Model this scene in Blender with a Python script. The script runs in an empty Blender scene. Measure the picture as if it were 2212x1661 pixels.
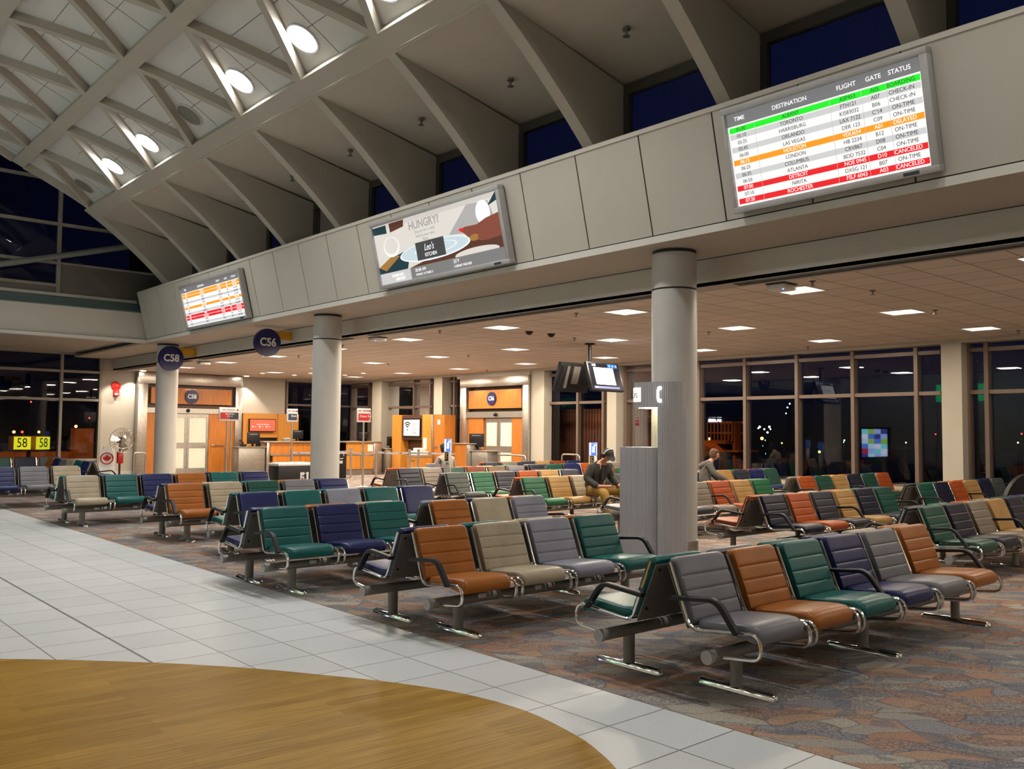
import bpy, bmesh, math, random
from math import pi, sin, cos, radians as R
from mathutils import Vector, Matrix
random.seed(7)
SC = bpy.context.scene
COL = SC.collection

# ---------------------------------------------------------------- camera
F_PX, YAW, PITCH, ROLL, EYE = 1918.37, .722778534, .0538255497, .00926807875, 1.65
_f = Vector((sin(YAW)*cos(PITCH), cos(YAW)*cos(PITCH), sin(PITCH)))
_r = Vector((cos(YAW), -sin(YAW), 0)); _u = _r.cross(_f)
_r2 = cos(ROLL)*_r + sin(ROLL)*_u; _u2 = -sin(ROLL)*_r + cos(ROLL)*_u
cam_d = bpy.data.cameras.new('camera'); cam = bpy.data.objects.new('camera', cam_d); COL.objects.link(cam)
cam_d.sensor_width = 36; cam_d.lens = 36*F_PX/2212; cam_d.clip_end = 900
cam.matrix_world = Matrix(((_r2.x, _u2.x, -_f.x, 0), (_r2.y, _u2.y, -_f.y, 0), (_r2.z, _u2.z, -_f.z, EYE), (0, 0, 0, 1)))
SC.camera = cam

def ray(x, y):
    return _r2*((x-1106)/F_PX) - _u2*((y-830.5)/F_PX) + _f
def at_z(x, y, z): d = ray(x, y); t = (z-EYE)/d.z; return Vector((d.x*t, d.y*t, z))
def at_x(x, y, X): d = ray(x, y); t = X/d.x; return Vector((X, d.y*t, EYE+d.z*t))
def at_y(x, y, Y): d = ray(x, y); t = Y/d.y; return Vector((d.x*t, Y, EYE+d.z*t))

# ---------------------------------------------------------------- object helpers
def tag(o, label=None, cat=None, group=None, kind=None):
    if label: o['label'] = label
    if cat: o['category'] = cat
    if group: o['group'] = group
    if kind: o['kind'] = kind
    return o
def empty(name, loc=(0, 0, 0), rz=0, label=None, cat=None, group=None):
    o = bpy.data.objects.new(name, None); COL.objects.link(o); o.empty_display_size = .1
    o.location = loc; o.rotation_euler = (0, 0, rz)
    return tag(o, label, cat, group)

class MB:
    """collects shapes into one bmesh; several materials by slot"""
    def __init__(s): s.bm = bmesh.new(); s.mats = []; s.mi = 0; s.M = Matrix.Identity(4)
    def use(s, m):
        if m not in s.mats: s.mats.append(m)
        s.mi = s.mats.index(m); return s
    def _v(s, co): return s.bm.verts.new(s.M @ Vector(co))
    def face(s, vs):
        try: f = s.bm.faces.new(vs); f.material_index = s.mi; return f
        except ValueError: return None
    def poly(s, pts): s.face([s._v(p) for p in pts]); return s
    def loft(s, loops, close=True, cap=True):
        L = [[s._v(p) for p in lp] for lp in loops]; n = len(L[0])
        for a, b in zip(L, L[1:]):
            for i in range(n if close else n-1):
                j = (i+1) % n; s.face([a[i], a[j], b[j], b[i]])
        if cap and close: s.face(list(reversed(L[0]))); s.face(L[-1])
        return s
    def box(s, x0, x1, y0, y1, z0, z1, bev=0):
        n0 = len(s.bm.faces)
        v = [s._v(p) for p in ((x0,y0,z0),(x1,y0,z0),(x1,y1,z0),(x0,y1,z0),(x0,y0,z1),(x1,y0,z1),(x1,y1,z1),(x0,y1,z1))]
        fs = [s.face([v[i] for i in q]) for q in ((0,3,2,1),(4,5,6,7),(0,1,5,4),(1,2,6,5),(2,3,7,6),(3,0,4,7))]
        if bev:
            es = list({e for f in fs if f for e in f.edges})
            r = bmesh.ops.bevel(s.bm, geom=es, offset=bev, segments=2, affect='EDGES', profile=.5)
            for f in r['faces']: f.material_index = s.mi
        return s
    def cyl(s, p, q, r, n=16, r2=None, cap=True):
        p, q = Vector(p), Vector(q); d = (q-p).normalized()
        a = d.orthogonal().normalized(); b = d.cross(a); r2 = r if r2 is None else r2
        s.loft([[p+(a*cos(t)+b*sin(t))*r for t in [2*pi*i/n for i in range(n)]], [q+(a*cos(t)+b*sin(t))*r2 for t in [2*pi*i/n for i in range(n)]]], cap=cap)
        return s
    def lathe(s, prof, n=24, c=(0, 0, 0)):
        s.loft([[(c[0]+r*cos(2*pi*i/n), c[1]+r*sin(2*pi*i/n), c[2]+z) for i in range(n)] for r, z in prof], cap=False); return s
    def ball(s, c, r, n=12, sc=(1, 1, 1)):
        m = max(4, n//2)
        s.loft([[(c[0]+sc[0]*r*sin(pi*k/m+1e-4)*cos(2*pi*i/n), c[1]+sc[1]*r*sin(pi*k/m+1e-4)*sin(2*pi*i/n), c[2]-sc[2]*r*cos(pi*k/m)) for i in range(n)] for k in range(m+1)])
        return s
    def tube(s, pts, r, n=8, prof=None, cap=True):
        pts = [Vector(p) for p in pts]; loops = []; up = None
        for i, p in enumerate(pts):
            d = ((pts[i+1]-p) if i == 0 else (p-pts[i-1]) if i == len(pts)-1 else (pts[i+1]-p).normalized()+(p-pts[i-1]).normalized()).normalized()
            if up is None: up = d.orthogonal().normalized() if prof is None else Vector((1, 0, 0))
            a = (up-d*up.dot(d)).normalized(); b = d.cross(a); up = a
            if prof: loops.append([p+a*u+b*v for u, v in prof])
            else:
                rr = r[i] if isinstance(r, (list, tuple)) else r
                loops.append([p+(a*cos(2*pi*k/n)+b*sin(2*pi*k/n))*rr for k in range(n)])
        return s.loft(loops, cap=cap)
    def prism(s, pts, axis, a, b):
        """2D outline extruded along an axis: axis 'x' takes (y,z), 'y' takes (x,z), 'z' takes (x,y)"""
        g = {'x': lambda p, t: (t, p[0], p[1]), 'y': lambda p, t: (p[0], t, p[1]), 'z': lambda p, t: (p[0], p[1], t)}[axis]
        return s.loft([[g(p, a) for p in pts], [g(p, b) for p in pts]])
    def text(s, txt, size, M, align='LEFT', depth=.002, bold=0, squeeze=1):
        cu = bpy.data.curves.new('t', 'FONT'); cu.body = txt; cu.size = size; cu.extrude = depth; cu.offset = bold*size
        cu.align_x = align; cu.align_y = 'CENTER'; cu.resolution_u = 3
        o = bpy.data.objects.new('t', cu); COL.objects.link(o)
        dg = bpy.context.evaluated_depsgraph_get(); me = bpy.data.meshes.new_from_object(o.evaluated_get(dg))
        T = s.M @ M @ Matrix.Diagonal((squeeze, 1, 1, 1))
        vs = [s.bm.verts.new(T @ v.co) for v in me.vertices]
        for p in me.polygons: s.face([vs[i] for i in p.vertices])
        bpy.data.objects.remove(o); bpy.data.curves.remove(cu); bpy.data.meshes.remove(me)
        return s
    def mesh(s, name, sharp=38, fix=True):
        if fix: bmesh.ops.recalc_face_normals(s.bm, faces=s.bm.faces)
        me = bpy.data.meshes.new(name); s.bm.to_mesh(me); s.bm.free()
        for m in s.mats: me.materials.append(m)
        me.shade_smooth(); me.set_sharp_from_angle(angle=R(sharp))
        return me
    def build(s, name, parent=None, label=None, cat=None, group=None, kind=None, sharp=38, fix=True):
        o = bpy.data.objects.new(name, s.mesh(name, sharp, fix)); COL.objects.link(o)
        if parent: o.parent = parent
        return tag(o, label, cat, group, kind)
def put(name, me, parent=None, loc=None, label=None):
    o = bpy.data.objects.new(name, me); COL.objects.link(o); o.parent = parent
    if loc: o.location = loc
    if label: o['label'] = label
    return o
def fillet(pts, rad, n=5):
    pts = [Vector(p) for p in pts]; out = [pts[0]]
    for i in range(1, len(pts)-1):
        a, p, b = pts[i-1], pts[i], pts[i+1]
        r = min(rad, (a-p).length*.48, (b-p).length*.48)
        q0 = p+(a-p).normalized()*r; q1 = p+(b-p).normalized()*r
        for k in range(n+1):
            t = k/n; out.append(q0*(1-t)**2+p*2*t*(1-t)+q1*t*t)
    return out+[pts[-1]]
def frame_uvn(o, u, v, n): return Matrix(((u[0], v[0], n[0], o[0]), (u[1], v[1], n[1], o[1]), (u[2], v[2], n[2], o[2]), (0, 0, 0, 1)))
def T(x, y, z=0): return Matrix.Translation((x, y, z))

# ---------------------------------------------------------------- materials
def mat(name, col, rough=.5, metal=0, var=.06, scale=8, bump=0, bscale=60, emit=None, spec=.5, coat=0):
    m = bpy.data.materials.new(name); m.use_nodes = True; nt = m.node_tree; N = nt.nodes; L = nt.links
    b = N['Principled BSDF']; b.inputs['Roughness'].default_value = rough; b.inputs['Metallic'].default_value = metal
    b.inputs['Specular IOR Level'].default_value = spec; b.inputs['Coat Weight'].default_value = coat
    tc = N.new('ShaderNodeTexCoord'); nz = N.new('ShaderNodeTexNoise'); nz.inputs['Scale'].default_value = scale; nz.inputs['Detail'].default_value = 3
    L.new(tc.outputs['Object'], nz.inputs['Vector'])
    rp = N.new('ShaderNodeValToRGB'); rp.color_ramp.elements[0].position = .3; rp.color_ramp.elements[1].position = .7
    rp.color_ramp.elements[0].color = [c*(1-var) for c in col]+[1]; rp.color_ramp.elements[1].color = [min(1, c*(1+var)) for c in col]+[1]
    L.new(nz.outputs['Fac'], rp.inputs['Fac']); L.new(rp.outputs['Color'], b.inputs['Base Color'])
    if bump:
        n2 = N.new('ShaderNodeTexNoise'); n2.inputs['Scale'].default_value = bscale; n2.inputs['Detail'].default_value = 2
        L.new(tc.outputs['Object'], n2.inputs['Vector'])
        bp = N.new('ShaderNodeBump'); bp.inputs['Strength'].default_value = bump; bp.inputs['Distance'].default_value = .01
        L.new(n2.outputs['Fac'], bp.inputs['Height']); L.new(bp.outputs['Normal'], b.inputs['Normal'])
    if emit:
        L.new(rp.outputs['Color'], b.inputs['Emission Color']); b.inputs['Emission Strength'].default_value = emit
    return m
def glass(name, tint=(.9, .93, .95), fres=1.5):
    m = bpy.data.materials.new(name); m.use_nodes = True; nt = m.node_tree; N = nt.nodes; L = nt.links
    N.remove(N['Principled BSDF']); out = N['Material Output']
    tr = N.new('ShaderNodeBsdfTransparent'); tr.inputs['Color'].default_value = (*tint, 1)
    gl = N.new('ShaderNodeBsdfGlossy'); gl.inputs['Roughness'].default_value = .015; gl.inputs['Color'].default_value = (.95, .95, 1, 1)
    fr = N.new('ShaderNodeFresnel'); fr.inputs['IOR'].default_value = fres
    mx = N.new('ShaderNodeMixShader'); L.new(fr.outputs[0], mx.inputs[0]); L.new(tr.outputs[0], mx.inputs[1]); L.new(gl.outputs[0], mx.inputs[2])
    L.new(mx.outputs[0], out.inputs['Surface']); return m
def nodes_of(m): return m.node_tree.nodes, m.node_tree.links, m.node_tree.nodes['Principled BSDF']

plaster = mat('plaster_cream', (.47, .43, .36), .75, var=.03, scale=2, bump=.05, bscale=90)
plaster_hi = mat('plaster_vault', (.44, .41, .345), .7, var=.03, scale=1.5)
panel_m = mat('parapet_panel', (.52, .49, .42), .55, var=.025, scale=1.2)
lip_m = mat('white_trim', (.60, .58, .52), .5, var=.02)
joint_m = mat('dark_joint', (.025, .03, .028), .7)
col_m = mat('column_paint', (.52, .505, .47), .5, var=.03, scale=3)
steel = mat('brushed_steel', (.50, .46, .41), .32, .9, var=.12, scale=14, bump=.04, bscale=140)
steel_d = mat('dull_steel', (.36, .33, .29), .4, .8, var=.1, scale=10)
chrome = mat('chrome', (.80, .79, .77), .1, 1, var=.02)
beam_m = mat('bench_grey_paint', (.23, .215, .19), .38, var=.06, scale=10)
cap_m = mat('grey_plastic', (.33, .32, .30), .45, var=.04)
shell_m = mat('grey_shell', (.165, .15, .132), .45, .3, var=.08, scale=14)
clip_m = mat('white_plastic', (.62, .62, .62), .4, var=.03)
black = mat('black_plastic', (.010, .010, .012), .42, var=.1, scale=20, spec=.3)
black_s = mat('black_gloss', (.006, .006, .008), .15, var=.1)
mull_m = mat('mullion_paint', (.165, .115, .088), .45, .15, var=.04, scale=4)
mull_w = mat('far_mullion_paint', (.33, .30, .245), .5, var=.04)
wood_o = mat('orange_veneer', (.50, .165, .022), .38, var=.16, scale=3, coat=.2)
wood_y = mat('honey_veneer', (.58, .235, .035), .38, var=.12, scale=3, coat=.2)
for _m in (wood_o, wood_y):
    N, L, b = nodes_of(_m)
    nz = [n for n in N if n.type == 'TEX_NOISE'][0]; mp = N.new('ShaderNodeMapping'); mp.inputs['Scale'].default_value = (7, 7, .5)
    tc = [n for n in N if n.type == 'TEX_COORD'][0]; L.new(tc.outputs['Object'], mp.inputs['Vector']); L.new(mp.outputs[0], nz.inputs['Vector'])
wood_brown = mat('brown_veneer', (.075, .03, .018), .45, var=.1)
white_m = mat('white_sheet', (.78, .78, .76), .5, var=.01)
red_m = mat('red_gloss', (.42, .012, .01), .25, var=.05)
navy_sign = mat('navy_sign', (.010, .010, .10), .3, var=.04)
yellow_m = mat('yellow_paint', (.62, .33, .01), .45, var=.06)
sign_grey = mat('silver_sign', (.55, .56, .57), .4, .2, var=.02)
win_glass = glass('window_glass'); clere_glass = glass('clerestory_glass', fres=1.22)
teal_glass = mat('teal_glass_ledge', (.16, .245, .235), .18, var=.08, scale=1)
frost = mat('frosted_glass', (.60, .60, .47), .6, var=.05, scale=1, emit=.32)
night = mat('tarmac', (.012, .012, .013), .8, var=.3, scale=.4)
LEA = {'teal': (.006, .108, .10), 'navy': (.010, .016, .092), 'grey': (.17, .168, .188), 'brown': (.35, .11, .014), 'tan': (.40, .335, .235),
       'pale': (.245, .25, .30), 'green': (.014, .112, .052), 'orange': (.335, .066, .010), 'gold': (.37, .22, .078), 'taupe': (.205, .172, .14),
       'slate': (.027, .029, .042), 'dark': (.055, .068, .062), 'ink': (.008, .010, .026), 'pine': (.008, .062, .045), 'rust': (.19, .038, .010), 'bronze': (.165, .105, .052)}
LM = {k: mat('vinyl_'+k, c, .36, var=.10, scale=5, bump=.10, bscale=55, spec=.32) for k, c in LEA.items()}
NAMEC = {'pale': 'pale grey', 'gold': 'golden tan', 'slate': 'dark slate', 'dark': 'grey green', 'ink': 'dark navy', 'pine': 'dark green', 'bronze': 'bronze brown'}

def emis(name, col, s):
    m = bpy.data.materials.new(name); m.use_nodes = True; N = m.node_tree.nodes; b = N['Principled BSDF']
    b.inputs['Base Color'].default_value = (*[c*.5 for c in col], 1); b.inputs['Emission Color'].default_value = (*col, 1); b.inputs['Emission Strength'].default_value = s
    b.inputs['Roughness'].default_value = .25
    return m
# ================================================================ floor
def carpet_mat():
    m = mat('carpet', (.2, .17, .14), .95, spec=.1); N, L, b = nodes_of(m)
    tc = N.new('ShaderNodeTexCoord')
    wp = N.new('ShaderNodeTexNoise'); wp.inputs['Scale'].default_value = 1.6; wp.inputs['Detail'].default_value = 2; L.new(tc.outputs['Object'], wp.inputs['Vector'])
    ad = N.new('ShaderNodeMixRGB'); ad.blend_type = 'ADD'; ad.inputs[0].default_value = .4
    L.new(tc.outputs['Object'], ad.inputs[1]); L.new(wp.outputs['Color'], ad.inputs[2])
    m0 = N.new('ShaderNodeMapping'); m0.inputs['Rotation'].default_value = (0, 0, .85); L.new(ad.outputs[0], m0.inputs['Vector'])
    mp = N.new('ShaderNodeMapping'); mp.inputs['Scale'].default_value = (3.0, 7.6, 1); L.new(m0.outputs[0], mp.inputs['Vector'])
    vo = N.new('ShaderNodeTexVoronoi'); vo.inputs['Scale'].default_value = 1.0; L.new(mp.outputs[0], vo.inputs['Vector'])
    sp = N.new('ShaderNodeSeparateColor'); L.new(vo.outputs['Color'], sp.inputs[0])
    rp = N.new('ShaderNodeValToRGB'); rp.color_ramp.interpolation = 'CONSTANT'; e = rp.color_ramp.elements
    cols = [(.325, .285, .245), (.375, .235, .17), (.255, .245, .25), (.39, .35, .29), (.345, .205, .14), (.29, .25, .225), (.39, .26, .18), (.32, .285, .25)]
    e[0].position = 0; e[0].color = (*cols[0], 1); e[1].position = .13; e[1].color = (*cols[1], 1)
    for i, c in enumerate(cols[2:]): k = e.new(.26+.125*i); k.color = (*c, 1)
    L.new(sp.outputs[0], rp.inputs['Fac'])
    # small blue grey crackle areas
    v2 = N.new('ShaderNodeTexVoronoi'); v2.inputs['Scale'].default_value = 34; v2.feature = 'DISTANCE_TO_EDGE'; L.new(tc.outputs['Object'], v2.inputs['Vector'])
    lt = N.new('ShaderNodeMath'); lt.operation = 'LESS_THAN'; lt.inputs[1].default_value = .11; L.new(v2.outputs['Distance'], lt.inputs[0])
    gt = N.new('ShaderNodeMath'); gt.operation = 'GREATER_THAN'; gt.inputs[1].default_value = .60; L.new(sp.outputs[1], gt.inputs[0])
    mu = N.new('ShaderNodeMath'); mu.operation = 'MULTIPLY'; L.new(lt.outputs[0], mu.inputs[0]); L.new(gt.outputs[0], mu.inputs[1])
    mu2 = N.new('ShaderNodeMath'); mu2.operation = 'MULTIPLY'; mu2.inputs[1].default_value = .55; L.new(mu.outputs[0], mu2.inputs[0])
    mx = N.new('ShaderNodeMixRGB'); mx.inputs[2].default_value = (.095, .10, .13, 1); L.new(mu2.outputs[0], mx.inputs[0]); L.new(rp.outputs[0], mx.inputs[1])
    v3 = N.new('ShaderNodeTexVoronoi'); v3.inputs['Scale'].default_value = 5.5; L.new(ad.outputs[0], v3.inputs['Vector'])
    s3 = N.new('ShaderNodeSeparateColor'); L.new(v3.outputs['Color'], s3.inputs[0])
    g3 = N.new('ShaderNodeMath'); g3.operation = 'GREATER_THAN'; g3.inputs[1].default_value = .83; L.new(s3.outputs[0], g3.inputs[0])
    m3 = N.new('ShaderNodeMath'); m3.operation = 'MULTIPLY'; m3.inputs[1].default_value = .55; L.new(g3.outputs[0], m3.inputs[0])
    mx3 = N.new('ShaderNodeMixRGB'); mx3.inputs[2].default_value = (.13, .15, .19, 1); L.new(m3.outputs[0], mx3.inputs[0]); L.new(mx.outputs[0], mx3.inputs[1])
    ve = N.new('ShaderNodeTexVoronoi'); ve.feature = 'DISTANCE_TO_EDGE'; ve.inputs['Scale'].default_value = 1.0; L.new(mp.outputs[0], ve.inputs['Vector'])
    le = N.new('ShaderNodeMath'); le.operation = 'LESS_THAN'; le.inputs[1].default_value = .028; L.new(ve.outputs['Distance'], le.inputs[0])
    me_ = N.new('ShaderNodeMath'); me_.operation = 'MULTIPLY'; me_.inputs[1].default_value = .5; L.new(le.outputs[0], me_.inputs[0])
    mxe = N.new('ShaderNodeMixRGB'); mxe.inputs[2].default_value = (.10, .095, .11, 1); L.new(me_.outputs[0], mxe.inputs[0]); L.new(mx3.outputs[0], mxe.inputs[1]); mx3 = mxe
    fn = N.new('ShaderNodeTexNoise'); fn.inputs['Scale'].default_value = 130; fn.inputs['Detail'].default_value = 3; L.new(tc.outputs['Object'], fn.inputs['Vector'])
    r2 = N.new('ShaderNodeValToRGB'); r2.color_ramp.elements[0].position = .32; r2.color_ramp.elements[0].color = (.62, .62, .62, 1); r2.color_ramp.elements[1].position = .7; r2.color_ramp.elements[1].color = (1.25, 1.25, 1.25, 1)
    L.new(fn.outputs['Fac'], r2.inputs['Fac'])
    mm = N.new('ShaderNodeMixRGB'); mm.blend_type = 'MULTIPLY'; mm.inputs[0].default_value = 1; L.new(mx3.outputs[0], mm.inputs[1]); L.new(r2.outputs[0], mm.inputs[2])
    L.new(mm.outputs[0], b.inputs['Base Color'])
    bp = N.new('ShaderNodeBump'); bp.inputs['Strength'].default_value = .5; bp.inputs['Distance'].default_value = .004; L.new(fn.outputs['Fac'], bp.inputs['Height']); L.new(bp.outputs[0], b.inputs['Normal'])
    return m

def grid_mat(name, col, line, px, py, ox, oy, w, rough, speck=None, strong=None):
    """flat tiles: joint lines every px/py metres"""
    m = mat(name, col, rough, var=.03, scale=1.4); N, L, b = nodes_of(m)
    tc = [n for n in N if n.type == 'TEX_COORD'][0]; sx = N.new('ShaderNodeSeparateXYZ'); L.new(tc.outputs['Object'], sx.inputs[0])
    def mth(op, a, v=None, b2=None):
        k = N.new('ShaderNodeMath'); k.operation = op
        (L.new(a, k.inputs[0]) if not isinstance(a, (int, float)) else setattr(k.inputs[0], 'default_value', a))
        if b2 is not None: L.new(b2, k.inputs[1])
        elif v is not None: k.inputs[1].default_value = v
        return k.outputs[0]
    def near(o, off, p, ww):
        t = mth('FRACT', mth('DIVIDE', mth('SUBTRACT', o, off), p)); t = mth('ABSOLUTE', mth('SUBTRACT', t, .5))
        return mth('GREATER_THAN', t, .5-ww/p/2)
    f = mth('MAXIMUM', near(sx.outputs[0], ox, px, w), None, near(sx.outputs[1], oy, py, w))
    if strong is not None: f = mth('MAXIMUM', f, None, mth('LESS_THAN', mth('ABSOLUTE', mth('SUBTRACT', sx.outputs[0], strong)), w*1.1))
    src = b.inputs['Base Color'].links[0].from_socket
    # tile to tile tone
    fx = mth('FLOOR', mth('DIVIDE', mth('SUBTRACT', sx.outputs[0], ox), px)); fy = mth('FLOOR', mth('DIVIDE', mth('SUBTRACT', sx.outputs[1], oy), py))
    cb = N.new('ShaderNodeCombineXYZ'); L.new(fx, cb.inputs[0]); L.new(fy, cb.inputs[1])
    wn = N.new('ShaderNodeTexWhiteNoise'); L.new(cb.outputs[0], wn.inputs['Vector'])
    mr = N.new('ShaderNodeMapRange'); mr.inputs['To Min'].default_value = .93; mr.inputs['To Max'].default_value = 1.04; L.new(wn.outputs['Value'], mr.inputs[0])
    sc_ = N.new('ShaderNodeMixRGB'); sc_.blend_type = 'MULTIPLY'; sc_.inputs[0].default_value = 1; L.new(src, sc_.inputs[1]); L.new(mr.outputs[0], sc_.inputs[2]); src = sc_.outputs[0]
    if speck:
        nz = N.new('ShaderNodeTexNoise'); nz.inputs['Scale'].default_value = 90; nz.inputs['Detail'].default_value = 2; L.new(tc.outputs['Object'], nz.inputs['Vector'])
        r = N.new('ShaderNodeValToRGB'); r.color_ramp.elements[0].position = .30; r.color_ramp.elements[0].color = (speck, speck, speck, 1); r.color_ramp.elements[1].position = .46; r.color_ramp.elements[1].color = (1, 1, 1, 1)
        L.new(nz.outputs['Fac'], r.inputs['Fac']); k = N.new('ShaderNodeMixRGB'); k.blend_type = 'MULTIPLY'; k.inputs[0].default_value = 1; L.new(src, k.inputs[1]); L.new(r.outputs[0], k.inputs[2]); src = k.outputs[0]
    mx = N.new('ShaderNodeMixRGB'); mx.inputs[2].default_value = (*line, 1); L.new(f, mx.inputs[0]); L.new(src, mx.inputs[1]); L.new(mx.outputs[0], b.inputs['Base Color'])
    return m
tile_m = grid_mat('terrazzo_tile', (.60, .62, .615), (.14, .13, .135), .4935, .4965, 4.295, 2.464, .009, .42, speck=.86, strong=2.325)
ceil_m = grid_mat('ceiling_tile', (.74, .65, .55), (.30, .235, .175), .6, .6, 10.6, .15, .02, .85, speck=.93)

def plank_mat():
    m = mat('bamboo_planks', (.4, .22, .07), .42, spec=.10); N, L, b = nodes_of(m); tc = N.new('ShaderNodeTexCoord')
    br = N.new('ShaderNodeTexBrick'); br.inputs['Scale'].default_value = 1; br.inputs['Mortar Size'].default_value = .0009; br.inputs['Brick Width'].default_value = 1.5; br.inputs['Row Height'].default_value = .095
    br.offset = .37; br.inputs['Color1'].default_value = (.31, .17, .022, 1); br.inputs['Color2'].default_value = (.41, .24, .042, 1); br.inputs['Mortar'].default_value = (.20, .10, .035, 1)
    rot = N.new('ShaderNodeMapping'); rot.inputs['Rotation'].default_value = (0, 0, R(4)); L.new(tc.outputs['Object'], rot.inputs['Vector']); L.new(rot.outputs[0], br.inputs['Vector'])
    mp = N.new('ShaderNodeMapping'); mp.inputs['Scale'].default_value = (1.1, 30, 1); L.new(rot.outputs[0], mp.inputs['Vector'])
    nz = N.new('ShaderNodeTexNoise'); nz.inputs['Scale'].default_value = 2.2; nz.inputs['Detail'].default_value = 4; L.new(mp.outputs[0], nz.inputs['Vector'])
    r = N.new('ShaderNodeValToRGB'); r.color_ramp.elements[0].position = .3; r.color_ramp.elements[0].color = (.68, .64, .6, 1); r.color_ramp.elements[1].position = .65; r.color_ramp.elements[1].color = (1.1, 1.1, 1.1, 1)
    L.new(nz.outputs['Fac'], r.inputs['Fac']); k = N.new('ShaderNodeMixRGB'); k.blend_type = 'MULTIPLY'; k.inputs[0].default_value = 1; L.new(br.outputs['Color'], k.inputs[1]); L.new(r.outputs[0], k.inputs[2])
    L.new(k.outputs[0], b.inputs['Base Color']); return m

CARP_X, WIN_X, FAR_Y, CEIL, SOF, FAS = 4.295, 20.2, 33.3, 3.74, 4.13, 10.3
def slab(name, pts, z0, z1, m, **k): return MB().use(m).prism(pts, 'z', z0, z1).build(name, kind='structure', **k)
slab('floor', [(-10, -13), (CARP_X, -13), (CARP_X, FAR_Y), (-10, FAR_Y)], -.1, 0, tile_m)
slab('floor_carpet', [(CARP_X, -13), (WIN_X+.3, -13), (WIN_X+.3, FAR_Y+.2), (CARP_X, FAR_Y+.2)], -.1, .002, carpet_mat())
wood_edge = [(-2.6, 8.5), (-.6, 8.42), (.55, 7.95), (1.53, 7.23), (2.325, 6.445), (2.81, 5.84), (3.09, 5.40), (3.353, 4.95), (3.55, 4.465), (3.62, 3.96), (3.545, 3.465), (3.443, 3.18), (3.34, 2.98), (3.05, 2.5), (2.4, 1.7), (1.2, .6), (-.5, -.6), (-5, -3), (-8, 0), (-8, 6)]
def smooth(pts, n=4):
    out = []; m = len(pts)
    for i in range(m):
        p0, p1, p2, p3 = (Vector(pts[(i+k-1) % m]) for k in range(4))
        for t in [j/n for j in range(n)]:
            out.append(tuple(.5*((2*p1)+(p2-p0)*t+(2*p0-5*p1+4*p2-p3)*t*t+(3*p1-p0-3*p2+p3)*t**3)))
    return out
slab('floor_wood', smooth(wood_edge), -.05, .003, plank_mat())

# ================================================================ vault over the concourse
P = 2.30; RIB0 = 4.03                                   # rib pitch along the hall
CX, CZ, RV = -.39, -3.72, 13.32                          # vault circle
def arc(th, r=RV): return (CX+r*sin(th), CZ+r*cos(th))
TH1a, TH1b, TH2a, TH2b = R(33.06), R(34.63), R(24.48), R(25.72)
END_Y = 25.07; Y_MIN = -13
YR = [RIB0+P*k for k in range(-7, 10)]
# beams along the hall
def arc_slab(name, ta, tb, dep, m, y0=Y_MIN, y1=END_Y, n=2, **k):
    ts = [ta+(tb-ta)*i/n for i in range(n+1)]
    return MB().use(m).prism([arc(t) for t in ts]+[arc(t, RV+dep) for t in reversed(ts)], 'y', y0, y1).build(name, kind='structure', **k)
rows = [(TH2a, TH2b), (R(15.7), R(16.95)), (R(6.95), R(8.2)), (R(-1.8), R(-.55))]
arc_slab('trim_1', TH1a, TH1b, .34, plaster_hi)
for i, (a, b_) in enumerate(rows): arc_slab('trim_%d' % (2+i), a, b_, .34, plaster_hi)
edges = [(TH1a, TH1b)]+rows
# diagonal lattice bars of each bay row, one mesh per row
def bar(mb, th0, y0, th1, y1, w, dep):
    n = 4; loops = []
    for i in range(n+1):
        t = i/n; th = th0+(th1-th0)*t; y = y0+(y1-y0)*t
        dy = (y1-y0); ds = (th1-th0)*RV; ln = math.hypot(dy, ds); ny, ns = -ds/ln, dy/ln      # in-surface normal
        q = []
        for sgn, d in ((-1, 0), (1, 0), (1, dep), (-1, dep)):
            x, z = arc(th+sgn*w/2*ns/RV, RV+d); q.append((x, y+sgn*w/2*ny, z))
        loops.append(q)
    mb.loft(loops)
for r in range(4):
    lo, hi = edges[r][0], edges[r+1][1]
    mb = MB().use(plaster_hi); off = 0 if r % 2 == 0 else P/2
    for k in range(-8, 11):
        y = RIB0+P*k+off
        for s in (-1, 1):
            y2 = y+s*P/2
            if Y_MIN < min(y, y2) and max(y, y2) < END_Y+1.3: bar(mb, lo, min(y, END_Y), hi, min(y2, END_Y), .145, .2)
    mb.build('trim_%d' % (6+r), kind='structure')
def lay_mat():
    m = mat('vault_panel', (.66, .655, .62), .5, var=.02, scale=1); N, L, b = nodes_of(m); b.inputs['Emission Strength'].default_value = 0
    return m
pan = lay_mat()
arc_slab('ceiling', R(-36), TH1a+.004, .02, pan, n=40).name = 'ceiling_vault'
bpy.data.objects['ceiling_vault'].data.transform(Matrix.Identity(4))
_o = bpy.data.objects['ceiling_vault']
for v in _o.data.vertices:                                # panels sit .17 above the lattice face
    d = Vector((v.co.x-CX, 0, v.co.z-CZ)); k = (d.length+.17)/d.length; v.co.x = CX+d.x*k; v.co.z = CZ+d.z*k
# fine panel seams
mb = MB().use(joint_m)
for r in range(3):
    a, b_ = edges[r][0], edges[r+1][1]; off = 0 if r % 2 == 0 else P/2
    for k in range(-3, 10):
        y = RIB0+P*k+off+P/2
        for t in (.33, .66):
            th = a+(b_-a)*t; x, z = arc(th, RV+.166); x2, z2 = arc(th+.0005, RV+.166)
            if y+P < END_Y: mb.prism([(x, z), (x2, z2), (x2, z2+.004), (x, z+.004)], 'y', y-P/2, y+P/2)
        th0, th1 = a, b_; q = [arc(th0+(th1-th0)*i/4, RV+.166) for i in range(5)]
        if y < END_Y: mb.prism(q+[(x, z+.004) for x, z in reversed(q)], 'y', y-.004, y+.004)
mb.build('trim_10', kind='structure')
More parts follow.
